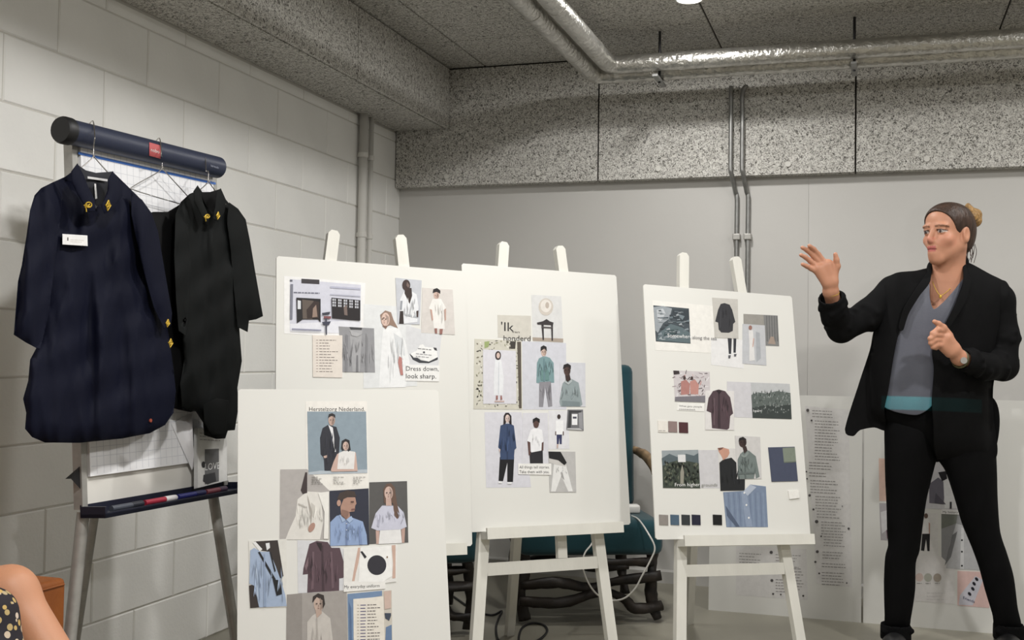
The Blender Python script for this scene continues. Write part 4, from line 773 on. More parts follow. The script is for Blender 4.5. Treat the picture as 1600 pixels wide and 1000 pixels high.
curl = [[FC.px(x0+(x1-x0)*t, y0+(y1-y0)*t, .013+.035*math.sin(t*2.2)*(j/4)) for t in [k/nn for k in range(nn+1)]] for j, ((x0, y0), (x1, y1)) in enumerate((((268, 663), (300, 735)), ((276, 658), (303, 728)), ((284, 652), (304, 718)), ((292, 648), (303, 706)), ((300, 646), (302, 694))))]
vs = [p for rw in curl for p in rw]; m.poly(vs, [(j*11+k, j*11+k+1, (j+1)*11+k+1, (j+1)*11+k) for j in range(4) for k in range(10)]); m.build('curled_sheet', M_PAPER, pad if False else flip, True)
# ------------------------------------------------------------------ garments on wire hangers
M_WIRE = mat('hanger_wire', (176, 172, 168), .3, 1.)
def hanger(hook, neck, la, ra, off, label):
    pts = []
    hx, hy = hook
    p3 = lambda x, y: FC.px(x, y, off)
    r0 = FC.px(hx, hy, .072)
    up = [p3(*neck), p3(neck[0]+.5, neck[1]-16), FC.px(hx+1, hy+24, off*.6+.05), FC.px(hx+.5, hy+12, .070), FC.px(hx-.5, hy+2, .058), FC.px(hx-2, hy-3, .034), FC.px(hx-5, hy-1.5, .008), FC.px(hx-8, hy+3, -.012)]
    m = MB(); m.tube(smooth_path(up, 6), .0016, 8)
    body = [p3(*neck), p3(neck[0]-6, neck[1]+7), p3(*la), p3(la[0]+3, la[1]+5), p3((la[0]+ra[0])/2, (la[1]+ra[1])/2+6), p3(ra[0]-3, ra[1]+5), p3(*ra), p3(neck[0]+6, neck[1]+7), p3(neck[0]+1, neck[1]-2)]
    m.tube(smooth_path(body, 6), .0016, 8)
    return props(m.build('wire_hanger', M_WIRE, None, True), label, 'hanger', 'wire hangers on the flip chart')
hanger((147, 192), (146, 244), (92, 292), (206, 312), .075, 'thin wire hanger inside the navy shirt')
hanger((251, 219), (253, 262), (207, 292), (303, 318), .045, 'thin bare-shouldered wire hanger in the middle of the roll')
hanger((321, 243), (325, 284), (284, 322), (366, 338), .085, 'thin wire hanger inside the black shirt at right')
def folds(seed, amp, n=7, slant=.12):
    rr = random.Random(seed); W_ = [(rr.uniform(.05, .17), rr.uniform(0, 6.3), rr.uniform(-slant, slant), rr.uniform(.4, 1)) for _ in range(n)]
    V_ = [(rr.uniform(.03, .09), rr.uniform(.05, .12), rr.uniform(0, 6.3)) for _ in range(4)]
    def f(x, y):
        s = sum(a*(1-2*abs(math.sin(.5*(k*(x+sl*y)+p+.9*math.sin(.013*y+p))))**.8) for k, p, sl, a in W_)/n
        s2 = sum(math.sin(kx*x+ky*y+p) for kx, ky, p in V_)/4
        return amp*(s*2.6+.3*s2)
    return f
FRONT = {}
def garment_part(poly, base, k, mm, name, parent, seed, amp=.007, step=5.0, backk=.5, label=None, tmax=None, extra=None):
    inf = Inflate(resample(poly, 4)); mpp = 1/560.; fo = folds(seed, amp)
    def fr_(x, y):
        t = inf(x, y); q = min(t, tmax) if tmax else t
        return base+mpp*k*q*1.0+fo(x, y)*min(1, t/9)+(extra(x, y)*min(1, t/5) if extra else 0)
    def bk_(x, y):
        t = inf(x, y); q = min(t, tmax) if tmax else t
        return base-mpp*k*backk*q
    FRONT[(parent.name, seed)] = fr_
    return relief(poly, step, lambda x, y, o_: FC.px(x, y, o_), fr_, bk_, mm, name, parent, False, label)
def cloth(name, rgb, hi):
    return mat(name, rgb, .7, var=.08, vscale=5, bump=.05, bscale=260, spec=.14)
M_NAVY = cloth('navy_cotton', (10, 13, 31), 0); M_BLACKG = cloth('black_green_cotton', (15, 17, 17), 0); M_BLACK3 = cloth('black_cotton', (13, 13, 14), 0)
M_GOLD = mat('gold_thread', (206, 172, 62), .45, .4)
def gpos(off): return lambda x, y: FC.px(x, y, off)
# middle garment, furthest back
g3 = props(empty('black_garment', FC.px(268, 640, .05)), 'plain black garment hanging between the two shirts, mostly hidden', 'garment', 'garments hung on the flip chart')
garment_part([(226, 334), (240, 331), (262, 331), (277, 322), (292, 312), (304, 322), (306, 420), (310, 560), (314, 638), (298, 644), (278, 640), (266, 636), (258, 560), (244, 440)], .045, .45, M_BLACK3, 'garment_body', g3, 3, .006, 6, .4, None, 26)
# black-green shirt
g2 = props(empty('black_shirt', FC.px(325, 680, .08)), 'black collared shirt with gold collar embroidery on the right hanger', 'shirt', 'garments hung on the flip chart')
placket = lambda cx, hw, a, slope=0., y0=0: (lambda x, y: a*max(0, 1-abs((x-cx-slope*(y-y0))/hw)**4) if abs((x-cx-slope*(y-y0))/hw) < 1 else 0)
garment_part([(311, 297), (296, 303), (282, 316), (277, 340), (277, 420), (283, 500), (288, 560), (281, 600), (285, 640), (306, 643), (317, 660), (319, 680), (338, 686), (352, 685), (356, 673), (367, 672), (373, 634), (371, 606), (378, 564), (374, 513), (372, 440), (374, 370), (384, 346), (360, 320), (347, 305), (340, 318), (333, 330), (322, 312)], .085, .5, M_BLACKG, 'shirt_body', g2, 11, .012, 4.2, .5, None, 24, placket(331, 7, .006, .02, 330))
garment_part([(358, 316), (372, 326), (384, 343), (391, 378), (398, 420), (411, 494), (400, 499), (389, 501), (387, 519), (371, 511), (365, 450), (360, 390), (354, 345)], .105, .55, M_BLACKG, 'sleeve', g2, 12, .009, 4.6)
garment_part([(281, 318), (274, 335), (272, 400), (275, 470), (279, 517), (290, 525), (296, 480), (299, 420), (294, 350)], .105, .55, M_BLACKG, 'sleeve', g2, 13, .009, 4.6)
garment_part([(309, 289), (302, 299), (304, 316), (316, 340), (324, 348), (327, 340), (318, 318), (313, 300)], .130, .5, M_BLACKG, 'collar', g2, 14, .001, 3)
garment_part([(345, 294), (338, 300), (336, 320), (333, 342), (341, 347), (351, 330), (353, 312)], .130, .5, M_BLACKG, 'collar', g2, 15, .001, 3)
garment_part([(309, 290), (316, 300), (328, 300), (345, 295), (342, 312), (333, 338), (322, 322), (312, 302)], .095, .15, M_BLACK3, 'collar_inside', g2, 16, .001, 3)
garment_part([(318, 632), (338, 622), (357, 626), (355, 648), (352, 678), (330, 680), (319, 660)], .125, .35, M_BLACKG, 'folded_cuff', g2, 17, .003, 4)
# navy shirt
g1 = props(empty('navy_shirt', FC.px(150, 690, .08)), 'long navy collared shirt with white name tag and gold collar embroidery', 'shirt', 'garments hung on the flip chart')
garment_part([(121, 262), (102, 276), (76, 288), (66, 320), (72, 400), (76, 480), (64, 530), (47, 562), (44, 595), (36, 623), (41, 645), (39, 670), (50, 683), (70, 691.5), (124, 692), (192, 685), (234, 677), (258, 664), (271, 645), (275, 612), (269, 560), (263, 520), (254, 450), (245, 380), (236, 335), (217, 308), (178, 270), (168, 296), (150, 326), (134, 300)], .085, .5, M_NAVY, 'shirt_body', g1, 21, .016, 4.6, .4, None, 34, placket(150, 9, .007, .03, 330))
garment_part([(84, 284), (64, 294), (54, 305), (47, 328), (41, 370), (34, 414), (28, 440), (21.5, 523), (40, 535), (63, 547), (74, 500), (84, 430), (92, 360), (98, 310)], .120, .5, M_NAVY, 'sleeve', g1, 22, .012, 5)
garment_part([(205, 300), (222, 312), (237, 333), (247, 362), (256, 415), (269, 490), (267, 508), (256, 514), (240, 480), (226, 430), (214, 380), (205, 335)], .125, .5, M_NAVY, 'sleeve', g1, 23, .012, 5)
garment_part([(121, 255), (111, 268), (112, 284), (122, 306), (138, 331), (149, 330), (148, 312), (138, 292), (130, 272)], .155, .5, M_NAVY, 'collar', g1, 24, .001, 3.4)
garment_part([(176, 267), (169, 280), (168, 298), (158, 322), (163, 334), (176, 328), (191, 306), (189, 286)], .155, .5, M_NAVY, 'collar', g1, 25, .001, 3.4)
garment_part([(121, 257), (134, 266), (150, 270), (176, 268), (170, 292), (160, 318), (150, 322), (138, 296)], .115, .15, mat('navy_inside', (14, 16, 27), .7), 'collar_inside', g1, 26, .001, 3.4)
class OffF:
    n = FC.n
    def __init__(s, o): s.o = o
    def px(s, x, y, off=0.): return FC.px(x, y, s.o+off)
P = Print(OffF(.125), [(137, 275.5), (168, 280), (168, 283.5), (137, 279)], (214, 212, 212)); P.done('neck_label', g1)
P = Print(OffF(.128), [(147.5, 287), (150, 287), (152, 310), (149, 311)], (228, 227, 226)); P.done('care_tag', g1)
tz = max(FRONT[(g1.name, 21)](x, y) for x in range(98, 138, 4) for y in range(366, 384, 4))+.001
tag_ = props(empty('name_tag', FC.px(117, 375, tz)), 'white name tag pinned to the chest of the navy shirt', 'name tag')
m = MB(); q = [(97.5, 365.5), (136.5, 368), (137, 384.5), (97.5, 382)]; m.hexa([FC.px(x, y, tz-.006) for x, y in q]+[FC.px(x, y, tz+.002) for x, y in q]); m.build('plate', M_PAPER, tag_)
P = Print(OffF(tz+.0022), [(98, 366), (136, 368.5), (136.5, 384), (98, 381.6)], (240, 238, 236)); P.r((90, 84, 80), 105, 371, 107, 376).lines((222, 216, 210), 110, 374, 22, 2, 3, 1, .05); P.done('tag_print', tag_)
def motif(g, x, y, seed, kind, s=1.):
    fz = FRONT[(g.name, seed)]; m = MB(); pts = lambda L: [FC.px(x+a*s, y+b_*s, max(fz(x+a*s, y+b_*s), fz(x, y)-.004)+.0012) for a, b_ in L]
    if kind == 0:
        ring = [(4.6*math.cos(t)+1.5, 4*math.sin(t)) for t in np.linspace(0, 2*math.pi, 16)]
        m.tube(pts(ring), .0018, 6); m.tube(pts([(-3, -2), (-4, 3), (-2.5, 6), (-2, 11)]), .0016, 6); m.tube(pts([(-6, 1), (-3, 0), (1, 1), (3, -1)]), .0016, 6); m.tube(pts([(-4, 4), (0, 3), (3, 2.5)]), .0014, 6)
    else:
        m.tube(pts([(0, -8), (-3.4, -1), (-1.4, 8), (3, 1), (0, -8)]), .0018, 6); m.tube(pts([(0, -4), (-1, 3), (1.4, 1), (0, -3)]), .0014, 6); m.tube(pts([(-5, -1), (-2, 2), (4, 0)]), .0012, 6)
    m.build('gold_embroidery', M_GOLD, g)
motif(g1, 137, 320, 24, 0); motif(g1, 169.5, 321, 25, 1); motif(g1, 262.5, 505, 23, 1, .75); motif(g1, 267, 536, 21, 1, .85)
motif(g2, 323, 338, 14, 0, .7); motif(g2, 341, 337, 15, 1, .7)
m = MB(); q = FC.px(235, 657, FRONT[(g1.name, 21)](235, 657)); m.tube([q-FC.n*.012, q+FC.n*.002], .0052, 12); m.build('red_button', mat('red_button', (150, 70, 52), .4), g1)
# ------------------------------------------------------------------ sculpting in a distance grid
class Sculpt:
    def __init__(s, lo, hi, h):
        s.lo = np.array(lo, np.float32); s.h = h; s.n = np.ceil((np.array(hi)-s.lo)/h).astype(int)+1; s.a = np.full(s.n, .05, np.float32)
    def _win(s, lo, hi, pad):
        i0 = np.maximum(0, np.floor((np.array(lo)-pad-s.lo)/s.h).astype(int)); i1 = np.minimum(s.n, np.ceil((np.array(hi)+pad-s.lo)/s.h).astype(int)+1)
        if (i1 <= i0).any(): return None
        sl = tuple(slice(a, b_) for a, b_ in zip(i0, i1))
        g = [(s.lo[k]+s.h*np.arange(i0[k], i1[k])).astype(np.float32) for k in range(3)]
        return sl, g[0][:, None, None], g[1][None, :, None], g[2][None, None, :]
    def _mix(s, sl, d, k, sub):
        a = s.a[sl]
        if sub: d = -d; hh = np.maximum(k-np.abs(a-d), 0)/k if k else 0; s.a[sl] = np.maximum(a, d)+hh*hh*k*.25
        else: hh = np.maximum(k-np.abs(a-d), 0)/k if k else 0; s.a[sl] = np.minimum(a, d)-hh*hh*k*.25
    def cone(s, a, b_, r1, r2, k=.01, sub=False):
        a, b_ = np.array(a, np.float32), np.array(b_, np.float32); w_ = s._win(np.minimum(a, b_)-max(r1, r2), np.maximum(a, b_)+max(r1, r2), .03+k)
        if not w_: return
        sl, X, Y, Z = w_; d = b_-a; L = float(d@d)+1e-12
        t = np.clip(((X-a[0])*d[0]+(Y-a[1])*d[1]+(Z-a[2])*d[2])/L, 0, 1)
        q = np.sqrt((X-a[0]-t*d[0])**2+(Y-a[1]-t*d[1])**2+(Z-a[2]-t*d[2])**2)-(r1+(r2-r1)*t)
        s._mix(sl, q, k, sub)
    def chain(s, pts, k=.01):
        for (a, r1), (b_, r2) in zip(pts, pts[1:]): s.cone(a, b_, r1, r2, k)
    def ell(s, c, R, ax=None, k=.01, sub=False):
        c = np.array(c, np.float32); R = np.array(R, np.float32)*(HK if ax is not None else 1); m = float(R.max()); w_ = s._win(c-m, c+m, .03+k)
        if not w_: return
        sl, X, Y, Z = w_; dx, dy, dz = X-c[0], Y-c[1], Z-c[2]
        A = np.array(ax, np.float32) if ax is not None else np.eye(3, dtype=np.float32)
        u = [(dx*A[i][0]+dy*A[i][1]+dz*A[i][2])/R[i] for i in range(3)]
        q = np.sqrt(u[0]**2+u[1]**2+u[2]**2); g = np.sqrt((u[0]/R[0])**2+(u[1]/R[1])**2+(u[2]/R[2])**2)+1e-9
        s._mix(sl, np.where(q < .05, -float(R.min()), q*(q-1)/g), k, sub)
    def mesh(s):
        a = s.a; S = a < 0; n = s.n
        C = np.zeros(n-1, np.int8)
        for i in (0, 1):
            for j in (0, 1):
                for k in (0, 1): C += S[i:n[0]-1+i, j:n[1]-1+j, k:n[2]-1+k]
        act = (C > 0) & (C < 8); I = np.argwhere(act); idx = np.full(n-1, -1, np.int64); idx[act] = np.arange(len(I))
        acc = np.zeros((len(I), 3)); cnt = np.zeros(len(I))
        cor = [(i, j, k) for i in (0, 1) for j in (0, 1) for k in (0, 1)]
        val = {c: a[I[:, 0]+c[0], I[:, 1]+c[1], I[:, 2]+c[2]] for c in cor}
        for c in cor:
            for ax in range(3):
                if c[ax]: continue
                d = list(c); d[ax] = 1; d = tuple(d); v0, v1 = val[c], val[d]; m_ = (v0 < 0) != (v1 < 0)
                t = np.where(m_, v0/np.where(m_, v0-v1, 1), 0)
                for q in range(3): acc[:, q] += np.where(m_, c[q]+(t if q == ax else 0), 0)
                cnt += m_
        V = s.lo+s.h*(I+acc/cnt[:, None]); F = []
        for ax in range(3):
            A0 = [slice(1, None)]*3; A0 = [slice(1, n[q]-1) for q in range(3)]; A0[ax] = slice(0, n[ax]-1); A1 = list(A0); A1[ax] = slice(1, n[ax])
            s0, s1 = S[tuple(A0)], S[tuple(A1)]; E0 = np.argwhere(s0 != s1); 
            if not len(E0): continue
            sg = s0[tuple(E0.T)]; off = np.array([1, 1, 1]); off[ax] = 0; E1 = E0+off
            u, v = (ax+1) % 3, (ax+2) % 3
            def cell(du, dv):
                q = E1.copy(); q[:, u] -= du; q[:, v] -= dv; return idx[q[:, 0], q[:, 1], q[:, 2]]
            Q = np.stack([cell(1, 1), cell(0, 1), cell(0, 0), cell(1, 0)], 1)
            Q[~sg] = Q[~sg][:, ::-1]; F.append(Q)
        return V, np.concatenate(F)
def sculpt_obj(sc, name, m, parent, colors=None, label=None):
    V, F = sc.mesh(); me = bpy.data.meshes.new(name); me.vertices.add(len(V)); me.vertices.foreach_set('co', V.astype(np.float32).ravel())
    me.loops.add(4*len(F)); me.loops.foreach_set('vertex_index', F.ravel().astype(np.int32)); me.polygons.add(len(F))
    me.polygons.foreach_set('loop_start', np.arange(0, 4*len(F), 4, dtype=np.int32)); me.polygons.foreach_set('use_smooth', np.ones(len(F), bool)); me.update(calc_edges=True); me.validate()
    me.materials.append(m)
    if colors is not None:
        ca = me.color_attributes.new('Col', 'FLOAT_COLOR', 'POINT'); ca.data.foreach_set('color', np.concatenate([colors(V), np.ones((len(V), 1))], 1).astype(np.float32).ravel())
    o = bpy.data.objects.new(name, me); COL.objects.link(o)
    if parent is not None: child(o, parent)
    if label: o['label'] = label
    return o
M_SKIN = attr_mat('skin', .5, .05, .4, 300)
M_SKIN.node_tree.nodes['Principled BSDF'].inputs['Subsurface Weight'].default_value = .08
M_SKIN.node_tree.nodes['Principled BSDF'].inputs['Subsurface Radius'].default_value = (.01, .004, .002)
# ------------------------------------------------------------------ the presenter
DW = 4.22
def W(x, y, dz=0.): return W_at(x, y, DW+dz)       # dz > 0 is further from the viewer
who = props(empty('person', (W(1480, 700).x, W(1480, 700).y, 0)), 'person in black blazer gesturing with raised hand beside the boards', 'person')
th = math.radians(57); FH = Vector((CF.x, CF.y, 0)).normalized(); RH = Vector((CR.x, CR.y, 0)).normalized(); UP = Vector((0, 0, 1))
hF = (-math.sin(th)*RH-math.cos(th)*FH); hF = (hF+UP*.02).normalized(); hL = UP.cross(hF).normalized(); hU = hF.cross(hL)
HC = W(1481, 367, -.02)
HK = .962
def H(a, b_, c): return HC+(hF*a+hL*b_+hU*c)*HK
HAX = [tuple(hF), tuple(hL), tuple(hU)]
lo = Vector((W(1235, 600, -.35).x-.05, 4.10, .55)); 
pts_ = [W(1240, 380, -.25), W(1600, 380, .1), W(1240, 380, .1)]
BX = Sculpt((min(p.x for p in pts_)-.02, 4.05, .58), (.72, 5.0, W(1500, 310).z+.02), .0036)
def build_body(S):
    # skull, face
    S.ell(H(-.016, 0, .036), (.094, .075, .079), HAX); S.ell(H(.034, 0, -.018), (.056, .058, .086), HAX, .03)
    S.ell(H(.02, 0, .05), (.07, .066, .06), HAX, .02)
    for sd in (-1, 1):
        S.cone(H(-.002, sd*.049, -.042), H(.062, sd*.013, -.096), .017, .014, .03); S.ell(H(.062, sd*.036, -.026), (.022, .024, .02), HAX, .02)
        S.ell(H(.081, sd*.028, .026), (.013, .026, .009), HAX, .015)
    S.ell(H(.074, 0, -.103), (.019, .02, .016), HAX, .02); S.cone(H(.072, 0, -.05), H(.08, 0, -.075), .03, .022, .02)
    S.cone(H(.086, 0, .018), H(.110, 0, -.026), .008, .0105, .010); S.ell(H(.1, 0, -.034), (.014, .0155, .0085), HAX, .008)
    for sd in (-1, 1): S.ell(H(.101, sd*.034, .004), (.014, .017, .0105), HAX, .012, True); S.ell(H(.080, sd*.033, .003), (.0125, .0135, .0115), HAX, .003); S.cone(H(.0895, sd*.018, .012), H(.083, sd*.045, .012), .0035, .003, .006)
    S.ell(H(.094, 0, -.058), (.010, .021, .0055), HAX, .006); S.ell(H(.090, 0, -.070), (.010, .018, .0065), HAX, .006); S.cone(H(.104, .018, -.064), H(.104, -.018, -.064), .0025, .0025, .003, True)
    for sd in (-1, 1):
        S.ell(H(-.008, sd*.076, -.004), (.019, .009, .031), HAX, .008); S.ell(H(-.004, sd*.084, .0), (.010, .006, .018), HAX, .006, True)
    # neck and trunk
    nb = W(1479, 446, .03); S.cone(H(-.022, 0, -.045), nb, .055, .058, .03); S.cone(H(.004, 0, -.08), W(1478, 442, .012), .032, .044, .03)
    S.cone(W(1424, 452, .04), W(1538, 454, .05), .052, .052, .05); S.cone(nb, W(1472, 520, .03), .07, .10, .05); S.cone(W(1446, 520, .03), W(1508, 520, .03), .095, .095, .05)
    S.cone(W(1450, 600, .03), W(1500, 600, .03), .085, .085, .05); S.cone(W(1440, 660, .05), W(1504, 660, .05), .075, .075, .05)
    # right arm raised to the viewer's left
    sh, el, wr = W(1408, 456, .03), W(1316, 511, -.03), W(1298, 458, -.13)
    S.cone(W(1430, 452, .04), sh, .05, .048, .04); S.chain([(sh, .045), (el, .036), (wr, .026)], .02)
    pa = lambda x, y, d=-.15: W(x, y, d)
    S.cone(pa(1298, 452, -.138), pa(1297, 440, -.145), .026, .025, .02)
    S.cone(pa(1299, 441), pa(1293, 415), .022, .024, .012); S.cone(pa(1291, 442), pa(1279, 420), .018, .022, .012); S.cone(pa(1302, 438), pa(1303, 422), .016, .013, .012)
    for j in ([(1290, 412, -.150), (1279, 397.5, -.156), (1271.5, 389, -.168), (1264.5, 384, -.182)], [(1283, 412, -.150), (1270, 399, -.158), (1261, 391, -.17), (1253.5, 387, -.184)], [(1278, 418, -.150), (1266, 408, -.158), (1258.5, 402, -.168), (1251.5, 398.5, -.18)], [(1278, 426, -.150), (1267, 419.5, -.157), (1260.5, 416, -.166), (1254, 413, -.176)]):
        S.chain([(pa(*q), r) for q, r in zip(j, (.0098, .0092, .0083, .0072))], .004)
    S.chain([(pa(1303, 430, -.15), .014), (pa(1308, 416, -.16), .012), (pa(1307, 406, -.168), .0098), (pa(1305.3, 397.5, -.172), .008)], .006)
    # left arm folded across the front
    sh, el, wr = W(1546, 462, .03), W(1566, 575, -.0), W(1500, 560, -.175)
    S.cone(W(1520, 455, .04), sh, .05, .048, .04); S.chain([(sh, .045), (el, .036), (wr, .026)], .02)
    S.cone(W(1497, 557, -.182), W(1489, 546, -.195), .026, .024, .02); S.cone(W(1489, 545, -.195), W(1478, 528, -.205), .025, .025, .014); S.cone(W(1484, 550, -.2), W(1471, 538, -.208), .02, .02, .014)
    for j in ([(1477, 517, -.21), (1465, 515, -.232), (1457, 521, -.236), (1462, 526, -.222)], [(1473, 524, -.213), (1461, 523, -.236), (1453.5, 529, -.238), (1459, 533, -.224)], [(1471, 531, -.213), (1461, 531.5, -.234), (1454.5, 536, -.236), (1460, 539.5, -.224)], [(1472, 539, -.213), (1463, 539, -.23), (1458, 542, -.232), (1463, 544, -.222)]):
        S.chain([(W(*q), r) for q, r in zip(j, (.0108, .0098, .009, .0078))], .004)
    S.chain([(W(1483, 524, -.2), .014), (W(1474, 512, -.216), .012), (W(1466.5, 506, -.226), .0098), (W(1460, 502.5, -.234), .008)], .006)
    # thighs, lost inside the trousers
    S.cone(W(1432, 684, .05), W(1420, 756, .045), .05, .04, .03); S.cone(W(1508, 684, .05), W(1524, 756, .05), .05, .04, .03)
build_body(BX)
def skin_col(V):
    P_ = (V-np.array(HC))/HK; a = P_@np.array(hF); b_ = P_@np.array(hL); c = P_@np.array(hU); col = np.tile(np.array(lin((194, 140, 113))), (len(V), 1))
    near = np.sqrt((P_**2).sum(1)) < .2
    def put(mask, rgb, k=1.): col[mask] = col[mask]*(1-k)+np.array(lin(rgb))*k
    put(near & (np.hypot((np.abs(b_)-.045)/.026, (c+.03)/.026) < 1) & (a > .03), (206, 140, 116), .35)
    put(near & (a > .09) & (np.abs(b_) < .014) & (np.abs(c+.03) < .014), (206, 136, 116), .6)
    put(near & (a > .078) & (np.abs(b_) < .0185) & (np.abs(c+.063) < .0105), (178, 98, 92))
    put(near & (a > .085) & (np.abs(b_) < .02) & (np.abs(c+.0635) < .0016), (104, 50, 48))
    put(near & (a > .06) & (np.hypot((np.abs(b_)-.033)/.0145, (c-.0035)/.0062) < 1), (190, 180, 174))
    put(near & (a > .06) & (np.hypot((np.abs(b_+.004*0)-.033)/.0062, (c-.0035)/.0062) < 1), (52, 42, 40))
    put(near & (a > .06) & (np.abs(np.abs(b_)-.033) < .0165) & (np.abs(c-.0105+.12*np.abs(np.abs(b_)-.031)) < .0022), (66, 46, 40))
    put(near & (a > .06) & (np.abs(np.abs(b_)-.033) < .0215) & (np.abs(c-.0265+.18*np.abs(np.abs(b_)-.028)) < .0034), (108, 78, 60), .85)
    return col
body = sculpt_obj(BX, 'body', M_SKIN, who, skin_col)
# hair drawn back into a bun
hS = Sculpt(tuple(HC-Vector((.17, .17, .15))), tuple(HC+Vector((.19, .19, .19))), .0032)
hS.ell(H(-.016, 0, .042), (.103, .083, .086), HAX); hS.ell(H(-.055, 0, -.005), (.062, .070, .078), HAX, .03)
hS.ell(H(.021, 0, .053), (.0735, .070, .0625), HAX, .02); hS.ell(H(.098, 0, -.016), (.078, .100, .102), HAX, .006, True)
for sd in (-1, 1): hS.ell(H(.0, sd*.092, -.012), (.026, .03, .038), HAX, .008, True)
hS.ell(H(.0, 0, -.115), (.12, .1, .05), HAX, .01, True)
hair = sculpt_obj(hS, 'hair', mat('brown_hair', (62, 45, 36), .5, var=.35, vscale=60, bump=.5, bscale=90, aniso=(1, 1, .3), spec=.4), who)
bS = Sculpt(tuple(H(-.1, .02, .07)-Vector((.1, .1, .1))), tuple(H(-.1, .02, .07)+Vector((.1, .1, .1))), .0032)
bc = H(-.100, .026, .074)
for k in range(7):
    t = 2*math.pi*k/7; bS.ell(bc+hF*(.016*math.cos(t))+hU*(.024*math.sin(t))+hL*(.014*math.cos(2*t)), (.027, .029, .027), HAX, .005)
bS.cone(bc+hU*.02, bc+hU*.047+hF*.012, .014, .008, .01); bS.cone(bc-hU*.02-hF*.01, bc-hU*.05-hF*.012, .012, .006, .01)
sculpt_obj(bS, 'hair_bun', mat('blonde_hair', (150, 116, 70), .5, var=.4, vscale=70, bump=.6, bscale=120, spec=.4), hair)
m = MB(); rr = random.Random(3)
for k in range(9):
    a = H(-.07+rr.uniform(-.02, .02), rr.uniform(.03, .06), -.03+rr.uniform(-.02, .02)); m.tube(smooth_path([a, a+hF*-.012-hU*.03, a+hF*rr.uniform(-.02, .012)-hU*rr.uniform(.05, .075)], 4), .0011, 5)
m.build('loose_strands', MATS['brown_hair'], hair)
# clothes
M_BLAZER = mat('black_wool', (15, 15, 16), .85, var=.1, vscale=20, bump=.06, bscale=240, spec=.12)
M_BLOUSE = mat('grey_silk', (92, 94, 104), .5, var=.06, vscale=10, bump=.05, bscale=150, spec=.3)
M_TROUS = mat('black_denim', (11, 11, 12), .85, bump=.06, bscale=200, spec=.1)
MP = DW/FPX
TORSO = [(1454, 420), (1430, 424), (1398, 428), (1380, 446), (1374, 480), (1366, 525), (1362, 560), (1360, 610), (1364, 648), (1388, 664), (1464, 716), (1510, 718), (1546, 708), (1545, 656), (1546, 604), (1558, 540), (1572, 480), (1576, 450), (1545, 428), (1508, 410), (1482, 416)]
tI = Inflate(resample(TORSO, 5), 3.0)
def depth(k, base=.03, tmax=62):
    def f(x, y): return base-MP*k*min(tI(x, y), tmax)
    return f
wpos = lambda x, y, o_: W(x, y, -o_)       # positive offset comes towards the viewer
fT = lambda x, y, k=.82: -.03+MP*k*min(tI(x, y), 62)
fo_ = folds(51, .004, 6)
blouse = relief([(1451, 434), (1436, 452), (1414, 478), (1396, 520), (1386, 560), (1384, 600), (1374, 627), (1385, 638), (1404, 645), (1433, 648.5), (1452, 638), (1464, 620), (1476, 580), (1490, 540), (1502, 500), (1512, 460), (1506, 436), (1492, 452), (1474, 472), (1459, 483), (1453, 466)], 5, wpos, lambda x, y: fT(x, y)+fo_(x, y)+.006, lambda x, y: fT(x, y)-.012, M_BLOUSE, 'blouse', who)
jk = empty('blazer', who.location); jk.parent = who; jk.matrix_parent_inverse = Matrix.Translation(-Vector(who.location))
relief(TORSO, 7, lambda x, y, o_: W(x, y, .03-o_), lambda x, y: -.02-.0*tI(x, y), lambda x, y: -MP*.95*min(tI(x, y), 60)-.021, M_BLAZER, 'blazer_back', jk)
fj = folds(52, .006, 6)
relief([(1454, 419), (1430, 423), (1398, 427), (1381, 446), (1374, 480), (1364, 521), (1359, 547), (1342, 599), (1320, 671), (1333, 681.5), (1344, 672), (1366, 668), (1384, 672), (1382, 640), (1388, 610), (1396, 560), (1402, 530), (1410, 503), (1428, 468), (1452, 437)], 5, wpos, lambda x, y: fT(x, y)+.020+fj(x, y), lambda x, y: fT(x, y)+.006+fj(x, y)*.5, M_BLAZER, 'blazer_front', jk)
relief([(1507, 409), (1545, 427), (1577, 447), (1574, 490), (1564, 545), (1552, 604), (1553, 656), (1557, 714), (1510, 718), (1464, 716), (1458, 660), (1456, 625), (1459, 578), (1457, 545), (1480, 505), (1494, 470), (1505, 438)], 5, wpos, lambda x, y: fT(x, y)+.020+fj(x, y), lambda x, y: fT(x, y)+.006+fj(x, y)*.5, M_BLAZER, 'blazer_front', jk)
relief([(1455, 418), (1447, 428), (1430, 452), (1412, 482), (1404, 512), (1411, 516), (1420, 490), (1437, 462), (1453, 441)], 4, wpos, lambda x, y: fT(x, y)+.030, lambda x, y: fT(x, y)+.018, M_BLAZER, 'lapel', jk)
relief([(1505, 408), (1513, 424), (1518, 440), (1510, 470), (1492, 500), (1476, 522), (1474, 512), (1488, 484), (1500, 456), (1505, 436)], 4, wpos, lambda x, y: fT(x, y)+.030, lambda x, y: fT(x, y)+.018, M_BLAZER, 'lapel', jk)
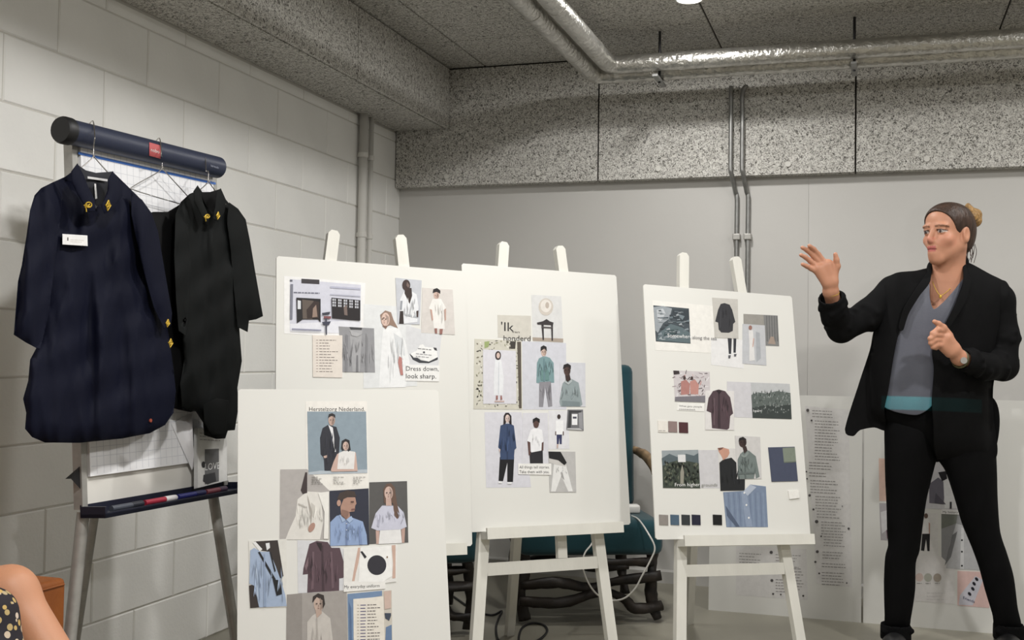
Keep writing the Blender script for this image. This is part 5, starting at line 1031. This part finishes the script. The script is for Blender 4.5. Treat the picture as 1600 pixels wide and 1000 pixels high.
# collar round the back of the neck
m = MB(); m.tube(smooth_path([W(1452, 428, -.04), W(1455, 414, .03), W(1474, 404, .085), W(1496, 401, .085), W(1508, 406, .03), W(1509, 424, -.035)], 6), .012, 10, True, lambda t: .008+.008*math.sin(math.pi*t)); m.build('collar', M_BLAZER, jk, True)
def sleeve(chain, name='sleeve'):
    P_ = [p for p, _ in chain]; S = Sculpt([min(p[k] for p in P_)-.1 for k in range(3)], [max(p[k] for p in P_)+.1 for k in range(3)], .006)
    S.chain(chain, .02); rr = random.Random(len(P_))
    for (a, r1), (b_, r2) in zip(chain, chain[1:]):
        for q in range(5):
            t = rr.random(); c = a+(b_-a)*t; rad = r1+(r2-r1)*t; ax = (b_-a).normalized(); v = Vector((rr.uniform(-1, 1), rr.uniform(-1, 1), rr.uniform(-1, 1))); v = (v-ax*v.dot(ax)).normalized(); v2 = ax.cross(v)
            S.cone(c+v*rad*.95-v2*.025, c+v*rad*.95+v2*.025+ax*.015, .006, .005, .018)
    a = chain[-1][0]; d = (chain[-1][0]-chain[-2][0]).normalized(); r = chain[-1][1]
    S.cone(a+d*(r+.012), a+d*(r+.10), r+.012, r+.03, .004, True); S.cone(a+d*.005, a+d*.06, r-.010, r-.010, .004, True)
    return sculpt_obj(S, name, M_BLAZER, jk)
sleeve([(W(1418, 456, .03), .066), (W(1398, 458, .03), .064), (W(1356, 492, -.0), .055), (W(1314, 514, -.03), .049), (W(1304, 490, -.08), .047), (W(1299, 468, -.118), .047)])
sleeve([(W(1545, 462, .03), .068), (W(1556, 470, .03), .066), (W(1566, 525, .02), .058), (W(1567, 572, -.005), .053), (W(1540, 573, -.09), .047), (W(1507, 563, -.165), .040)])
m = MB(); c = W(1500, 561, -.176); d = (W(1500, 561, -.176)-W(1520, 566, -.12)).normalized(); x = d.cross(UP).normalized(); y = d.cross(x)
m.tube([c+(x*math.cos(t)+y*math.sin(t))*.0305 for t in np.linspace(0, 2*math.pi, 26)], .0042, 8); wb = m.build('wristwatch', mat('olive_strap', (74, 72, 44), .5), who, True)
m = MB(); q = c-CF*.031+CU*-.004; m.tube([q, q-CF*.005], .012, 14); m.build('watch_face', M_METAL, wb)
m = MB(); c = W(1299, 458, -.132); d = (W(1298, 446, -.14)-W(1300, 466, -.12)).normalized(); x = d.cross(CF).normalized(); y = d.cross(x)
m.tube([c+(x*math.cos(t)+y*math.sin(t))*.0275 for t in np.linspace(0, 2*math.pi, 26)], .0013, 6); m.build('bracelet', M_GOLD, who, True)
m = MB(); cen = lambda x, y, o_: W(x, y, -(fT(x, y)+o_))
m.tube(smooth_path([W(1457, 440, -.035), W(1462, 452, -.055), W(1469, 461, -.066), W(1478, 457, -.062), W(1492, 444, -.04)], 6), .0012, 6); nk = m.build('necklace', M_GOLD, who, True)
m = MB(); m.ball(W(1469.5, 463.5, -.069), .005, 10, 8, (1, .6, 1.4)); m.build('pendant', M_GOLD, nk, True)
# trousers, each leg inflated from its outline
tr = empty('trousers', who.location); tr.parent = who; tr.matrix_parent_inverse = Matrix.Translation(-Vector(who.location))
def leg(poly, seed, base, name='trouser_leg', k=.92):
    I_ = Inflate(resample(poly, 6), 2.5); f_ = folds(seed, .005, 5, .5)
    mpp = MP
    bs = lambda y: base
    relief(poly, 6, lambda x, y, o_: W(x, y, base-o_), lambda x, y: mpp*k*I_(x, y)+f_(x, y)*min(1, I_(x, y)/12), lambda x, y: -mpp*k*I_(x, y), M_TROUS, name, tr)
relief([(1388, 622), (1440, 628), (1552, 622), (1556, 700), (1505, 712), (1464, 722), (1420, 712), (1384, 700)], 6, wpos, lambda x, y: fT(x, y, .78)-.004, lambda x, y: fT(x, y, .78)-.05, M_TROUS, 'waist', tr)
leg([(1388, 640), (1382, 672), (1382, 700), (1383, 747), (1385, 790), (1386, 830), (1387.5, 852), (1383, 870), (1381, 909), (1382, 955), (1385, 984), (1418, 984), (1424, 962), (1430, 922), (1431, 880), (1437, 860), (1442, 820), (1448, 780), (1456, 747), (1464, 716), (1472, 690), (1478, 650), (1440, 636)], 61, .035)
leg([(1462, 650), (1458, 690), (1465, 717), (1477, 736), (1490, 774), (1503, 818), (1519, 857), (1530, 888), (1539, 922), (1550, 958), (1557, 984), (1595, 984), (1590, 948), (1584, 901), (1574, 866), (1563, 831), (1559, 780), (1558, 740), (1556, 700), (1550, 650), (1510, 640)], 62, .045)
for cx, cy, sl, dz in ((1400.5, 984, .0, .035), (1577, 984, .1, .045)):
    a, b_ = W(cx-1, cy+12, dz), W(cx-1, cy-10, dz); 
    S = Sculpt([min(a[k], b_[k])-.12 for k in range(3)], [max(a[k], b_[k])+.12 for k in range(3)], .0045); S.cone(a, b_, .056, .055, .005)
    S.cone(a+(b_-a)*.55+CR*-.05-CF*.02, a+(b_-a)*.6+CR*.05-CF*.03, .012, .010, .01); S.cone(a-UP*.09, a-UP*.052, .07, .07, .004, True); S.cone(b_+UP*.045, b_+UP*.12, .07, .07, .004, True)
    sculpt_obj(S, 'turned_up_cuff', M_TROUS, tr)
for (hx, hy), (tx, ty), nm in (((1402, 996), (1394, 1022), 'l'), ((1574, 998), (1582, 1020), 'r')):
    hp = W(hx, hy, .05); g = Vector((hp.x, hp.y, 0)); d = Vector((W(tx, ty, -.1).x-hp.x, W(tx, ty, -.1).y-hp.y, 0)).normalized()
    S = Sculpt((g.x-.32, g.y-.32, -.01), (g.x+.32, g.y+.32, .2), .005)
    S.cone(g+UP*.042, g+UP*.066, .042, .038, .02); S.cone(g-d*.015+UP*.036, g+d*.12+UP*.03, .040, .038, .03); S.cone(g+d*.10+UP*.028, g+d*.165+UP*.024, .040, .028, .03)
    w_ = S._win(S.lo, S.lo+S.h*S.n, 0); S.a = np.maximum(S.a, (.004-w_[3])*np.ones_like(S.a))
    sculpt_obj(S, 'shoe', mat('black_leather', (16, 16, 17), .45), who)
# ------------------------------------------------------------------ teal root-wood armchairs behind the easels
M_TEAL = mat('teal_velvet', (28, 64, 72), .85, var=.12, vscale=6, sheen=.3, bump=.05, bscale=150, spec=.2)
M_ROOT = mat('dark_root_wood', (17, 14, 13), .6, rgb2=(44, 35, 28), vscale=14, bump=.5, bscale=25)
M_ROOT2 = mat('worn_root_wood', (92, 74, 54), .6, rgb2=(158, 132, 100), vscale=18, bump=.4, bscale=30)
def branch(m, pts, r, seed, n=6):
    rr = random.Random(seed); P_ = smooth_path([Vector(p)+Vector((rr.uniform(-1, 1), rr.uniform(-1, 1), rr.uniform(-1, 1)))*.016 for p in pts], n)
    m.tube(P_, r, 9, True, lambda t: [r*(1+.22*math.sin(9*t+k*1.3+seed)+rr.uniform(-.1, .1)) for k in range(9)])
def root_chair(loc, yaw, label, sd):
    r = props(empty('armchair', loc), label, 'armchair', 'teal root-wood armchairs')
    rt = Vector((math.cos(yaw), math.sin(yaw), 0)); bk = Vector((-math.sin(yaw), math.cos(yaw), 0)); o_ = Vector(loc)
    L_ = lambda a, d, z: o_+rt*a+bk*d+UP*z      # across, depth (front = 0), height
    def pad(name, lo_, hi_, lean=0., rad=.035):
        m = MB(); m.bbox(lo_, hi_, rad); m.v = [L_(v.x, v.y+lean*(v.z-lo_[2]), v.z) for v in m.v]; auto_smooth(m.build(name, M_TEAL, r), 60)
    pad('seat', (-.30, -.02, .275), (.30, .54, .42)); pad('backrest', (-.30, .50, .40), (.30, .61, 1.05), .10)
    for a, d, top in ((-.27, .02, .30), (.27, .02, .30), (-.25, .50, .30), (.25, .50, .30)):
        m = MB(); branch(m, [L_(a*1.02, d-.01, 0), L_(a, d+.01, .1), L_(a*.98, d, .2), L_(a, d, top)], .022, int(a*100)+sd); m.build('leg', M_ROOT, r, True)
    m = MB(); branch(m, [L_(-.28, .0, .16), L_(-.14, -.015, .185), L_(0, .0, .15), L_(.1, -.01, .17), L_(.28, 0, .19)], .019, 3+sd); m.build('root_rail', M_ROOT, r, True)
    m = MB(); branch(m, [L_(-.28, .0, .10), L_(-.1, .01, .09), L_(.02, -.01, .12), L_(.14, .0, .11), L_(.2, 0, .07), L_(.28, 0, .06)], .019, 4+sd); m.build('root_rail', M_ROOT, r, True)
    m = MB(); branch(m, [L_(-.26, .5, .13), L_(-.1, .5, .17), L_(.1, .5, .12), L_(.26, .5, .15)], .018, 5+sd); m.build('root_rail', M_ROOT, r, True)
    for sx in (-1, 1):
        m = MB(); branch(m, [L_(sx*.31, .58, .67), L_(sx*.335, .47, .635), L_(sx*.365, .34, .55), L_(sx*.37, .2, .50), L_(sx*.345, .06, .46), L_(sx*.315, .03, .36)], .023, 8+sd+sx); m.build('armrest', M_ROOT2, r, True)
    m = MB(); branch(m, [L_(-.26, .02, .245), L_(-.08, .0, .255), L_(.1, .0, .25), L_(.26, .02, .25)], .016, 9+sd); m.build('root_rail', M_ROOT, r, True)
    return r
c1 = root_chair((-1.09, 4.50, 0), .43, 'teal armchair with gnarled dark root legs behind the middle easel', 0)
root_chair((-1.72, 4.02, 0), .50, 'second teal root-wood armchair, mostly hidden behind the left boards', 40)
# adapter and cables
aq = W_at(986, 799, 4.82); m = MB(); m.bbox((-.045, -.03, 0), (.035, .03, .035), .008); m.v = [Vector((aq.x, aq.y, .421))+Vector((v.x*math.cos(.4)-v.y*math.sin(.4), v.x*math.sin(.4)+v.y*math.cos(.4), v.z)) for v in m.v]
props(auto_smooth(m.build('power_adapter', mat('white_plastic', (226, 224, 220), .4)), 50), 'white power adapter lying on the teal armchair seat', 'adapter')
m = MB(); m.tube(smooth_path([W_at(x, y, d) for x, y, d in ((987, 806, 4.74), (998, 812, 4.6), (1012, 832, 4.45), (1023, 855, 4.42), (1017, 874, 4.42), (1003, 900, 4.42), (992, 920, 4.42), (975, 935, 4.42), (953, 938, 4.42), (932, 928, 4.42), (917, 906, 4.42), (910, 882, 4.42), (914, 864, 4.44), (923, 852, 4.48), (930, 838, 4.6))], 6), .0034, 8)
props(m.build('white_cable', MATS['white_plastic'], None, True), 'white cable looping down from the teal armchair behind the easel leg', 'cable')
m = MB(); gz = lambda x, y: onZ(x, y, .005)
pth = [(700, 926), (716, 937), (732, 948), (752, 958), (770, 961), (784, 955), (779, 966), (775, 982), (780, 1002), (800, 1010), (828, 1005), (846, 997), (855, 985), (848, 976), (830, 974), (816, 981), (811, 994), (811, 1008), (814, 1022)]
m.tube(smooth_path([gz(*q) for q in pth], 6), .0045, 8); props(m.build('black_cable', M_DARK, None, True), 'black cable coiled in a loop on the floor under the middle easel', 'cable')
# ------------------------------------------------------------------ poster panels standing against the back wall
def panel(x0, x1, top, name, label):
    fr = Frame((x0+x1)/2, 4.93, 0, 0., .055, 0, x1-x0-.004, top)
    r = props(empty('poster_panel', fr.c), label, 'poster panel', 'poster panels along the back wall')
    m = MB(); m.hexa(fbox(fr, -fr.w/2, fr.w/2, 0, fr.h, -.012, 0)); m.build('panel_board', M_BOARD, r)
    m = MB(); m.hexa([fr.at(-.05, .55, -.013), fr.at(.05, .55, -.013), fr.at(.05, .57, -.013), fr.at(-.05, .57, -.013)]+[Vector((fr.c.x-.08, 5.12, .0)), Vector((fr.c.x+.08, 5.12, .0)), Vector((fr.c.x+.08, 5.126, .012)), Vector((fr.c.x-.08, 5.126, .012))]); m.build('back_strut', M_BOARD, r)
    return fr, r
FA, RA = panel(-.675, -.041, .935, 'a', 'tall white panel of printed comments right of the right easel')
INK = (148, 144, 142)
def comments(fr, par, quad, blocks, label, seed):
    P = Print(fr, quad, (222, 219, 216))
    for i, (x, y, w_, n) in enumerate(blocks): P.lines(INK, x, y, w_, n, 4.6, 1.1, .05, seed+i, .35)
    return P
P = comments(FA, RA, [(1258, 634), (1326, 640), (1332, 918), (1276, 912)], [(1269, 641, 34, 3), (1273, 657, 40, 14), (1264, 722, 42, 3), (1264, 738, 36, 2), (1266, 750, 44, 5), (1274, 775, 42, 5), (1276, 798, 38, 3), (1283, 815, 40, 5), (1287, 838, 36, 4), (1285, 862, 38, 3), (1284, 880, 40, 2), (1284, 894, 36, 5)], 'comments', 3)
for x, y, r_ in ((1262, 641, 2.6), (1268, 657, 1.7), (1260, 737, 1.4), (1261, 748, 1.4), (1265, 774, 2.2), (1271, 796, 1.8), (1276, 815, 3), (1283, 838, 1.6), (1277, 862, 2.6), (1274, 878, 2), (1280, 896, 1.6), (1316, 791, 1), (1326, 826, 2), (1323, 911, 1.4)): P.e((84, 80, 80), x, y, r_*.9, r_*.9)
P.done('comment_print', RA, 'long strip of printed comments')
P = comments(FA, RA, [(1150, 852), (1260, 858), (1262, 938), (1150, 930)], [(1155, 864, 34, 6), (1212, 866, 40, 5), (1240, 888, 16, 6), (1212, 905, 42, 5)], 'comments', 31)
for x, y, r_ in ((1205, 863, 2.8), (1206, 907, 2.6), (1255, 931, 1.8), (1208, 928, 1.8), (1220, 929, 1.4)): P.e((84, 80, 80), x, y, r_*.9, r_*.9)
P.done('comment_print', RA, 'lower sheet of printed comments')
FB, RB = panel(-.037, .62, .935, 'b', 'white panel with fashion photos and pink card behind the presenter')
FD, RD = panel(.624, 1.28, .935, 'c', 'plain white panel at the right edge of the picture')
P = Print(FB, [(1373, 716), (1410, 718), (1410, 784), (1374, 783)], (226, 186, 166)); P.done('photo_print', RB, 'salmon pink print')
P = Print(FB, [(1374, 786), (1412, 787), (1412, 846), (1376, 844)], (176, 170, 174)); P.p((120, 84, 104), [(1384, 820), (1394, 816), (1396, 838), (1386, 842)]).p((214, 212, 214), [(1376, 800), (1390, 796), (1388, 826), (1378, 834)]); P.done('photo_print', RB, 'greyish clothing print')
P = Print(FB, [(1428, 716), (1502, 720), (1502, 797), (1430, 794)], (214, 212, 216)); P.p((112, 108, 122), [(1452, 756), (1466, 746), (1478, 756), (1474, 788), (1452, 786)]).p((236, 236, 238), [(1474, 750), (1490, 742), (1498, 794), (1476, 794)]).p((40, 38, 44), [(1466, 738), (1478, 736), (1480, 748), (1472, 752)]).p((90, 86, 100), [(1462, 770), (1478, 788), (1460, 786)]).p((60, 58, 64), [(1484, 784), (1487, 784), (1487, 795), (1484, 795)]); P.done('photo_print', RB, 'print of grey and white folded garments')
P = Print(FB, [(1471, 796), (1500, 797), (1500, 804), (1471, 803)], (238, 236, 234), .0012); P.t((60, 58, 60), 'My history', 1473, 801.5, 24, 3.4, .02); P.done('text_slip', RB)
P = Print(FB, [(1420, 800), (1466, 802), (1466, 868), (1420, 866)], (226, 223, 219)); P.p((236, 234, 232), [(1443, 812), (1451, 810), (1452, 834), (1442, 834)]).p((30, 29, 32), [(1441, 834), (1453, 834), (1452.5, 861), (1449, 861), (1447, 842), (1444, 861), (1439, 860)]).p((196, 150, 130), [(1451, 816), (1453.4, 818), (1453, 834), (1451.4, 834)]).e((110, 84, 70), 1447, 806, 3, 4); P.done('photo_print', RB, 'print of a figure in black trousers')
P = Print(FB, [(1471, 803), (1532, 806), (1533, 891), (1471, 888)], (150, 150, 152)); P.p((118, 122, 112), [(1471, 803), (1496, 804), (1494, 818), (1471, 826)]).p((190, 190, 192), [(1494, 818), (1508, 822), (1520, 846), (1532, 870), (1533, 891), (1478, 888), (1484, 850)]).p((124, 124, 126), [(1488, 836), (1496, 830), (1486, 870), (1476, 884)]).p((214, 214, 215), [(1502, 824), (1506, 826), (1506, 889), (1500, 889)])
for y in (844, 862, 884): P.e((40, 40, 42), 1503, y, 1.5, 1.5)
P.done('photo_print', RB, 'grey print of a buttoned blouse')
P = Print(FB, [(1420, 866), (1470, 869), (1492, 890), (1492, 944), (1420, 938)], (226, 222, 219), .0006)
for x, c in ((1436.5, (216, 190, 180)), (1450, (182, 182, 168)), (1464.6, (172, 158, 142))): P.e(c, x, 902.3+(x-1450)*.02, 6.2, 6.6, 0, 24); P.lines((150, 144, 140), x-4, 911, 8, 1, 3, 1.1)
P.lines((204, 200, 198), 1448, 926, 30, 3, 5, .8); P.done('colour_card', RB, 'card with three round colour dots')
P = Print(FB, [(1496, 892), (1545, 894), (1546, 950), (1496, 946)], (226, 184, 176), .0008); P.p((206, 204, 216), [(1500, 930), (1524, 900), (1536, 906), (1520, 946), (1498, 945)])
for k, (x, y) in enumerate(((1526, 905), (1522, 912), (1520, 920), (1515, 928))): P.e((28, 26, 40), x, y, 3.4, 2.2, .9)
P.t((40, 40, 96), 'Friends', 1505, 936, 18, 4.5, .35); P.done('photo_print', RB, 'pink card with dark marks on a pale strip')
# ------------------------------------------------------------------ leather armchair and seated person at the lower left edge
M_LEATH = mat('cognac_leather', (122, 66, 24), .5, rgb2=(146, 84, 36), vscale=9, bump=.15, bscale=60, spec=.4)
lc = props(empty('leather_armchair', (-2.1, 1.75, 0)), 'cognac leather armchair at the lower left edge by the flip chart leg', 'armchair')
def lbox(name, a, b_, r_=.03):
    m = MB(); m.bbox(a, b_, r_); return auto_smooth(m.build(name, M_LEATH, lc), 60)
ac = W_at(105, 903, 2.72)
XA, YA, ZA = ac.x, ac.y, ac.z
lbox('armrest', (-2.36, YA-.17, .06), (XA, YA, ZA+.002), .014); lbox('armrest', (-2.36, YA-1.02, .06), (XA, YA-.85, ZA+.002), .014)
lbox('seat', (-2.26, YA-.85, .06), (XA-.01, YA-.17, .36)); lbox('backrest', (-2.385, YA-1.02, .06), (-2.26, YA, .74))
for a, b_ in ((-2.32, YA-.08), (XA-.05, YA-.08), (-2.32, YA-.94), (XA-.05, YA-.94)):
    m = MB(); m.tube([(a, b_, 0), (a, b_, .07)], .018, 12); m.build('foot', M_DARK, lc)
m = MB(); z = ZA+.0005; m.tube([(XA+.0005, YA-.17, ZA-.013), (XA+.0005, YA-.012, ZA-.013)], .003, 6); m.build('seam_piping', M_LEATH, lc)
sp = props(empty('person', (-2.05, 1.72, 0)), 'seated person at the lower left edge, bare skin and dark floral dress', 'person')
kn = W_at(14, 927, 2.42); sh_ = W_at(104, 1072, 2.36); hipL = Vector((-2.05, 1.78, .50)); 
SS = Sculpt((-2.38, 1.25, .0), (-1.45, 2.25, 1.32), .007)
SS.cone(hipL, kn, .085, .056, .03); SS.cone(kn+Vector((0, 0, -.004)), sh_, .056, .050, .03); SS.cone(sh_, sh_+(sh_-kn)*.75, .05, .036, .03); ft = sh_+(sh_-kn)*.75; SS.cone(ft, ft+Vector((.1, .07, .0)), .034, .024, .02)
hipR = Vector((-2.05, 1.62, .47)); k2 = Vector((-1.66, 1.78, .46)); SS.cone(hipR, k2, .085, .056, .03); SS.chain([(k2, .055), (k2+Vector((.02, .02, -.2)), .05), (k2+Vector((.0, .02, -.41)), .036), (k2+Vector((.1, .06, -.43)), .03)], .03)
SS.cone((-2.08, 1.62, .5), (-2.08, 1.80, .5), .11, .11, .05); SS.cone((-2.08, 1.70, .5), (-2.12, 1.70, .86), .13, .12, .06); SS.cone((-2.12, 1.56, .92), (-2.12, 1.84, .92), .065, .065, .06); SS.cone((-2.12, 1.7, .95), (-2.1, 1.7, 1.05), .05, .05, .03)
SS.ell((-2.08, 1.70, 1.15), (.1, .078, .12), None, .03); SS.chain([((-2.12, 1.87, .92), .05), ((-2.05, 1.93, .68), .042), ((-1.9, 1.86, .60), .032), ((-1.84, 1.84, .6), .028)], .03); SS.chain([((-2.12, 1.53, .92), .05), ((-2.04, 1.46, .68), .042), ((-1.88, 1.54, .58), .032)], .03)
sculpt_obj(SS, 'body', M_SKIN, sp, lambda V: np.tile(np.array(lin((188, 134, 102))), (len(V), 1)))
def floral():
    m = bpy.data.materials.new('floral_print'); m.use_nodes = True; nt = m.node_tree; N = nt.nodes; b_ = N['Principled BSDF']; b_.inputs['Roughness'].default_value = .8
    tc = N.new('ShaderNodeTexCoord'); vo = N.new('ShaderNodeTexVoronoi'); vo.inputs['Scale'].default_value = 60; nt.links.new(tc.outputs['Object'], vo.inputs['Vector'])
    cr = N.new('ShaderNodeValToRGB'); e = cr.color_ramp.elements; cr.color_ramp.interpolation = 'CONSTANT'; e[0].position = 0; e[0].color = (1, 1, 1, 1); e[1].position = .42; e[1].color = (0, 0, 0, 1)
    nt.links.new(vo.outputs['Distance'], cr.inputs[0]); c2 = N.new('ShaderNodeValToRGB'); f = c2.color_ramp.elements; f[0].color = (*lin((196, 160, 80)), 1); f[1].color = (*lin((214, 196, 186)), 1)
    k = f.new(.5); k.color = (*lin((168, 150, 110)), 1); nt.links.new(vo.outputs['Color'], c2.inputs[0])
    mx = N.new('ShaderNodeMix'); mx.data_type = 'RGBA'; nt.links.new(cr.outputs[0], mx.inputs['Factor']); mx.inputs['A'].default_value = (*lin((24, 18, 28)), 1); nt.links.new(c2.outputs[0], mx.inputs['B']); nt.links.new(mx.outputs['Result'], b_.inputs['Base Color']); return m
M_FLOR = floral()
DS = Sculpt((-2.38, 1.25, .1), (-1.55, 2.2, 1.0), .007)
DS.cone((-2.08, 1.62, .5), (-2.08, 1.80, .5), .125, .125, .05); DS.cone((-2.08, 1.70, .5), (-2.12, 1.70, .86), .145, .13, .06); DS.cone((-2.12, 1.60, .90), (-2.12, 1.80, .90), .075, .075, .06)
DS.cone(hipR, k2, .10, .07, .04)
dr = W_at(-18, 962, 2.26); DS.cone(Vector((-2.0, 1.76, .46)), dr, .085, .05, .04); DS.cone(dr, W_at(-2, 1060, 2.24), .05, .062, .03)
sculpt_obj(DS, 'floral_dress', M_FLOR, sp)
HS2 = Sculpt((-2.30, 1.55, .98), (-1.9, 1.85, 1.34), .008); HS2.ell((-2.105, 1.70, 1.17), (.11, .09, .125)); HS2.ell((-1.99, 1.70, 1.13), (.08, .1, .1), None, .01, True); sculpt_obj(HS2, 'hair', MATS['brown_hair'], sp)
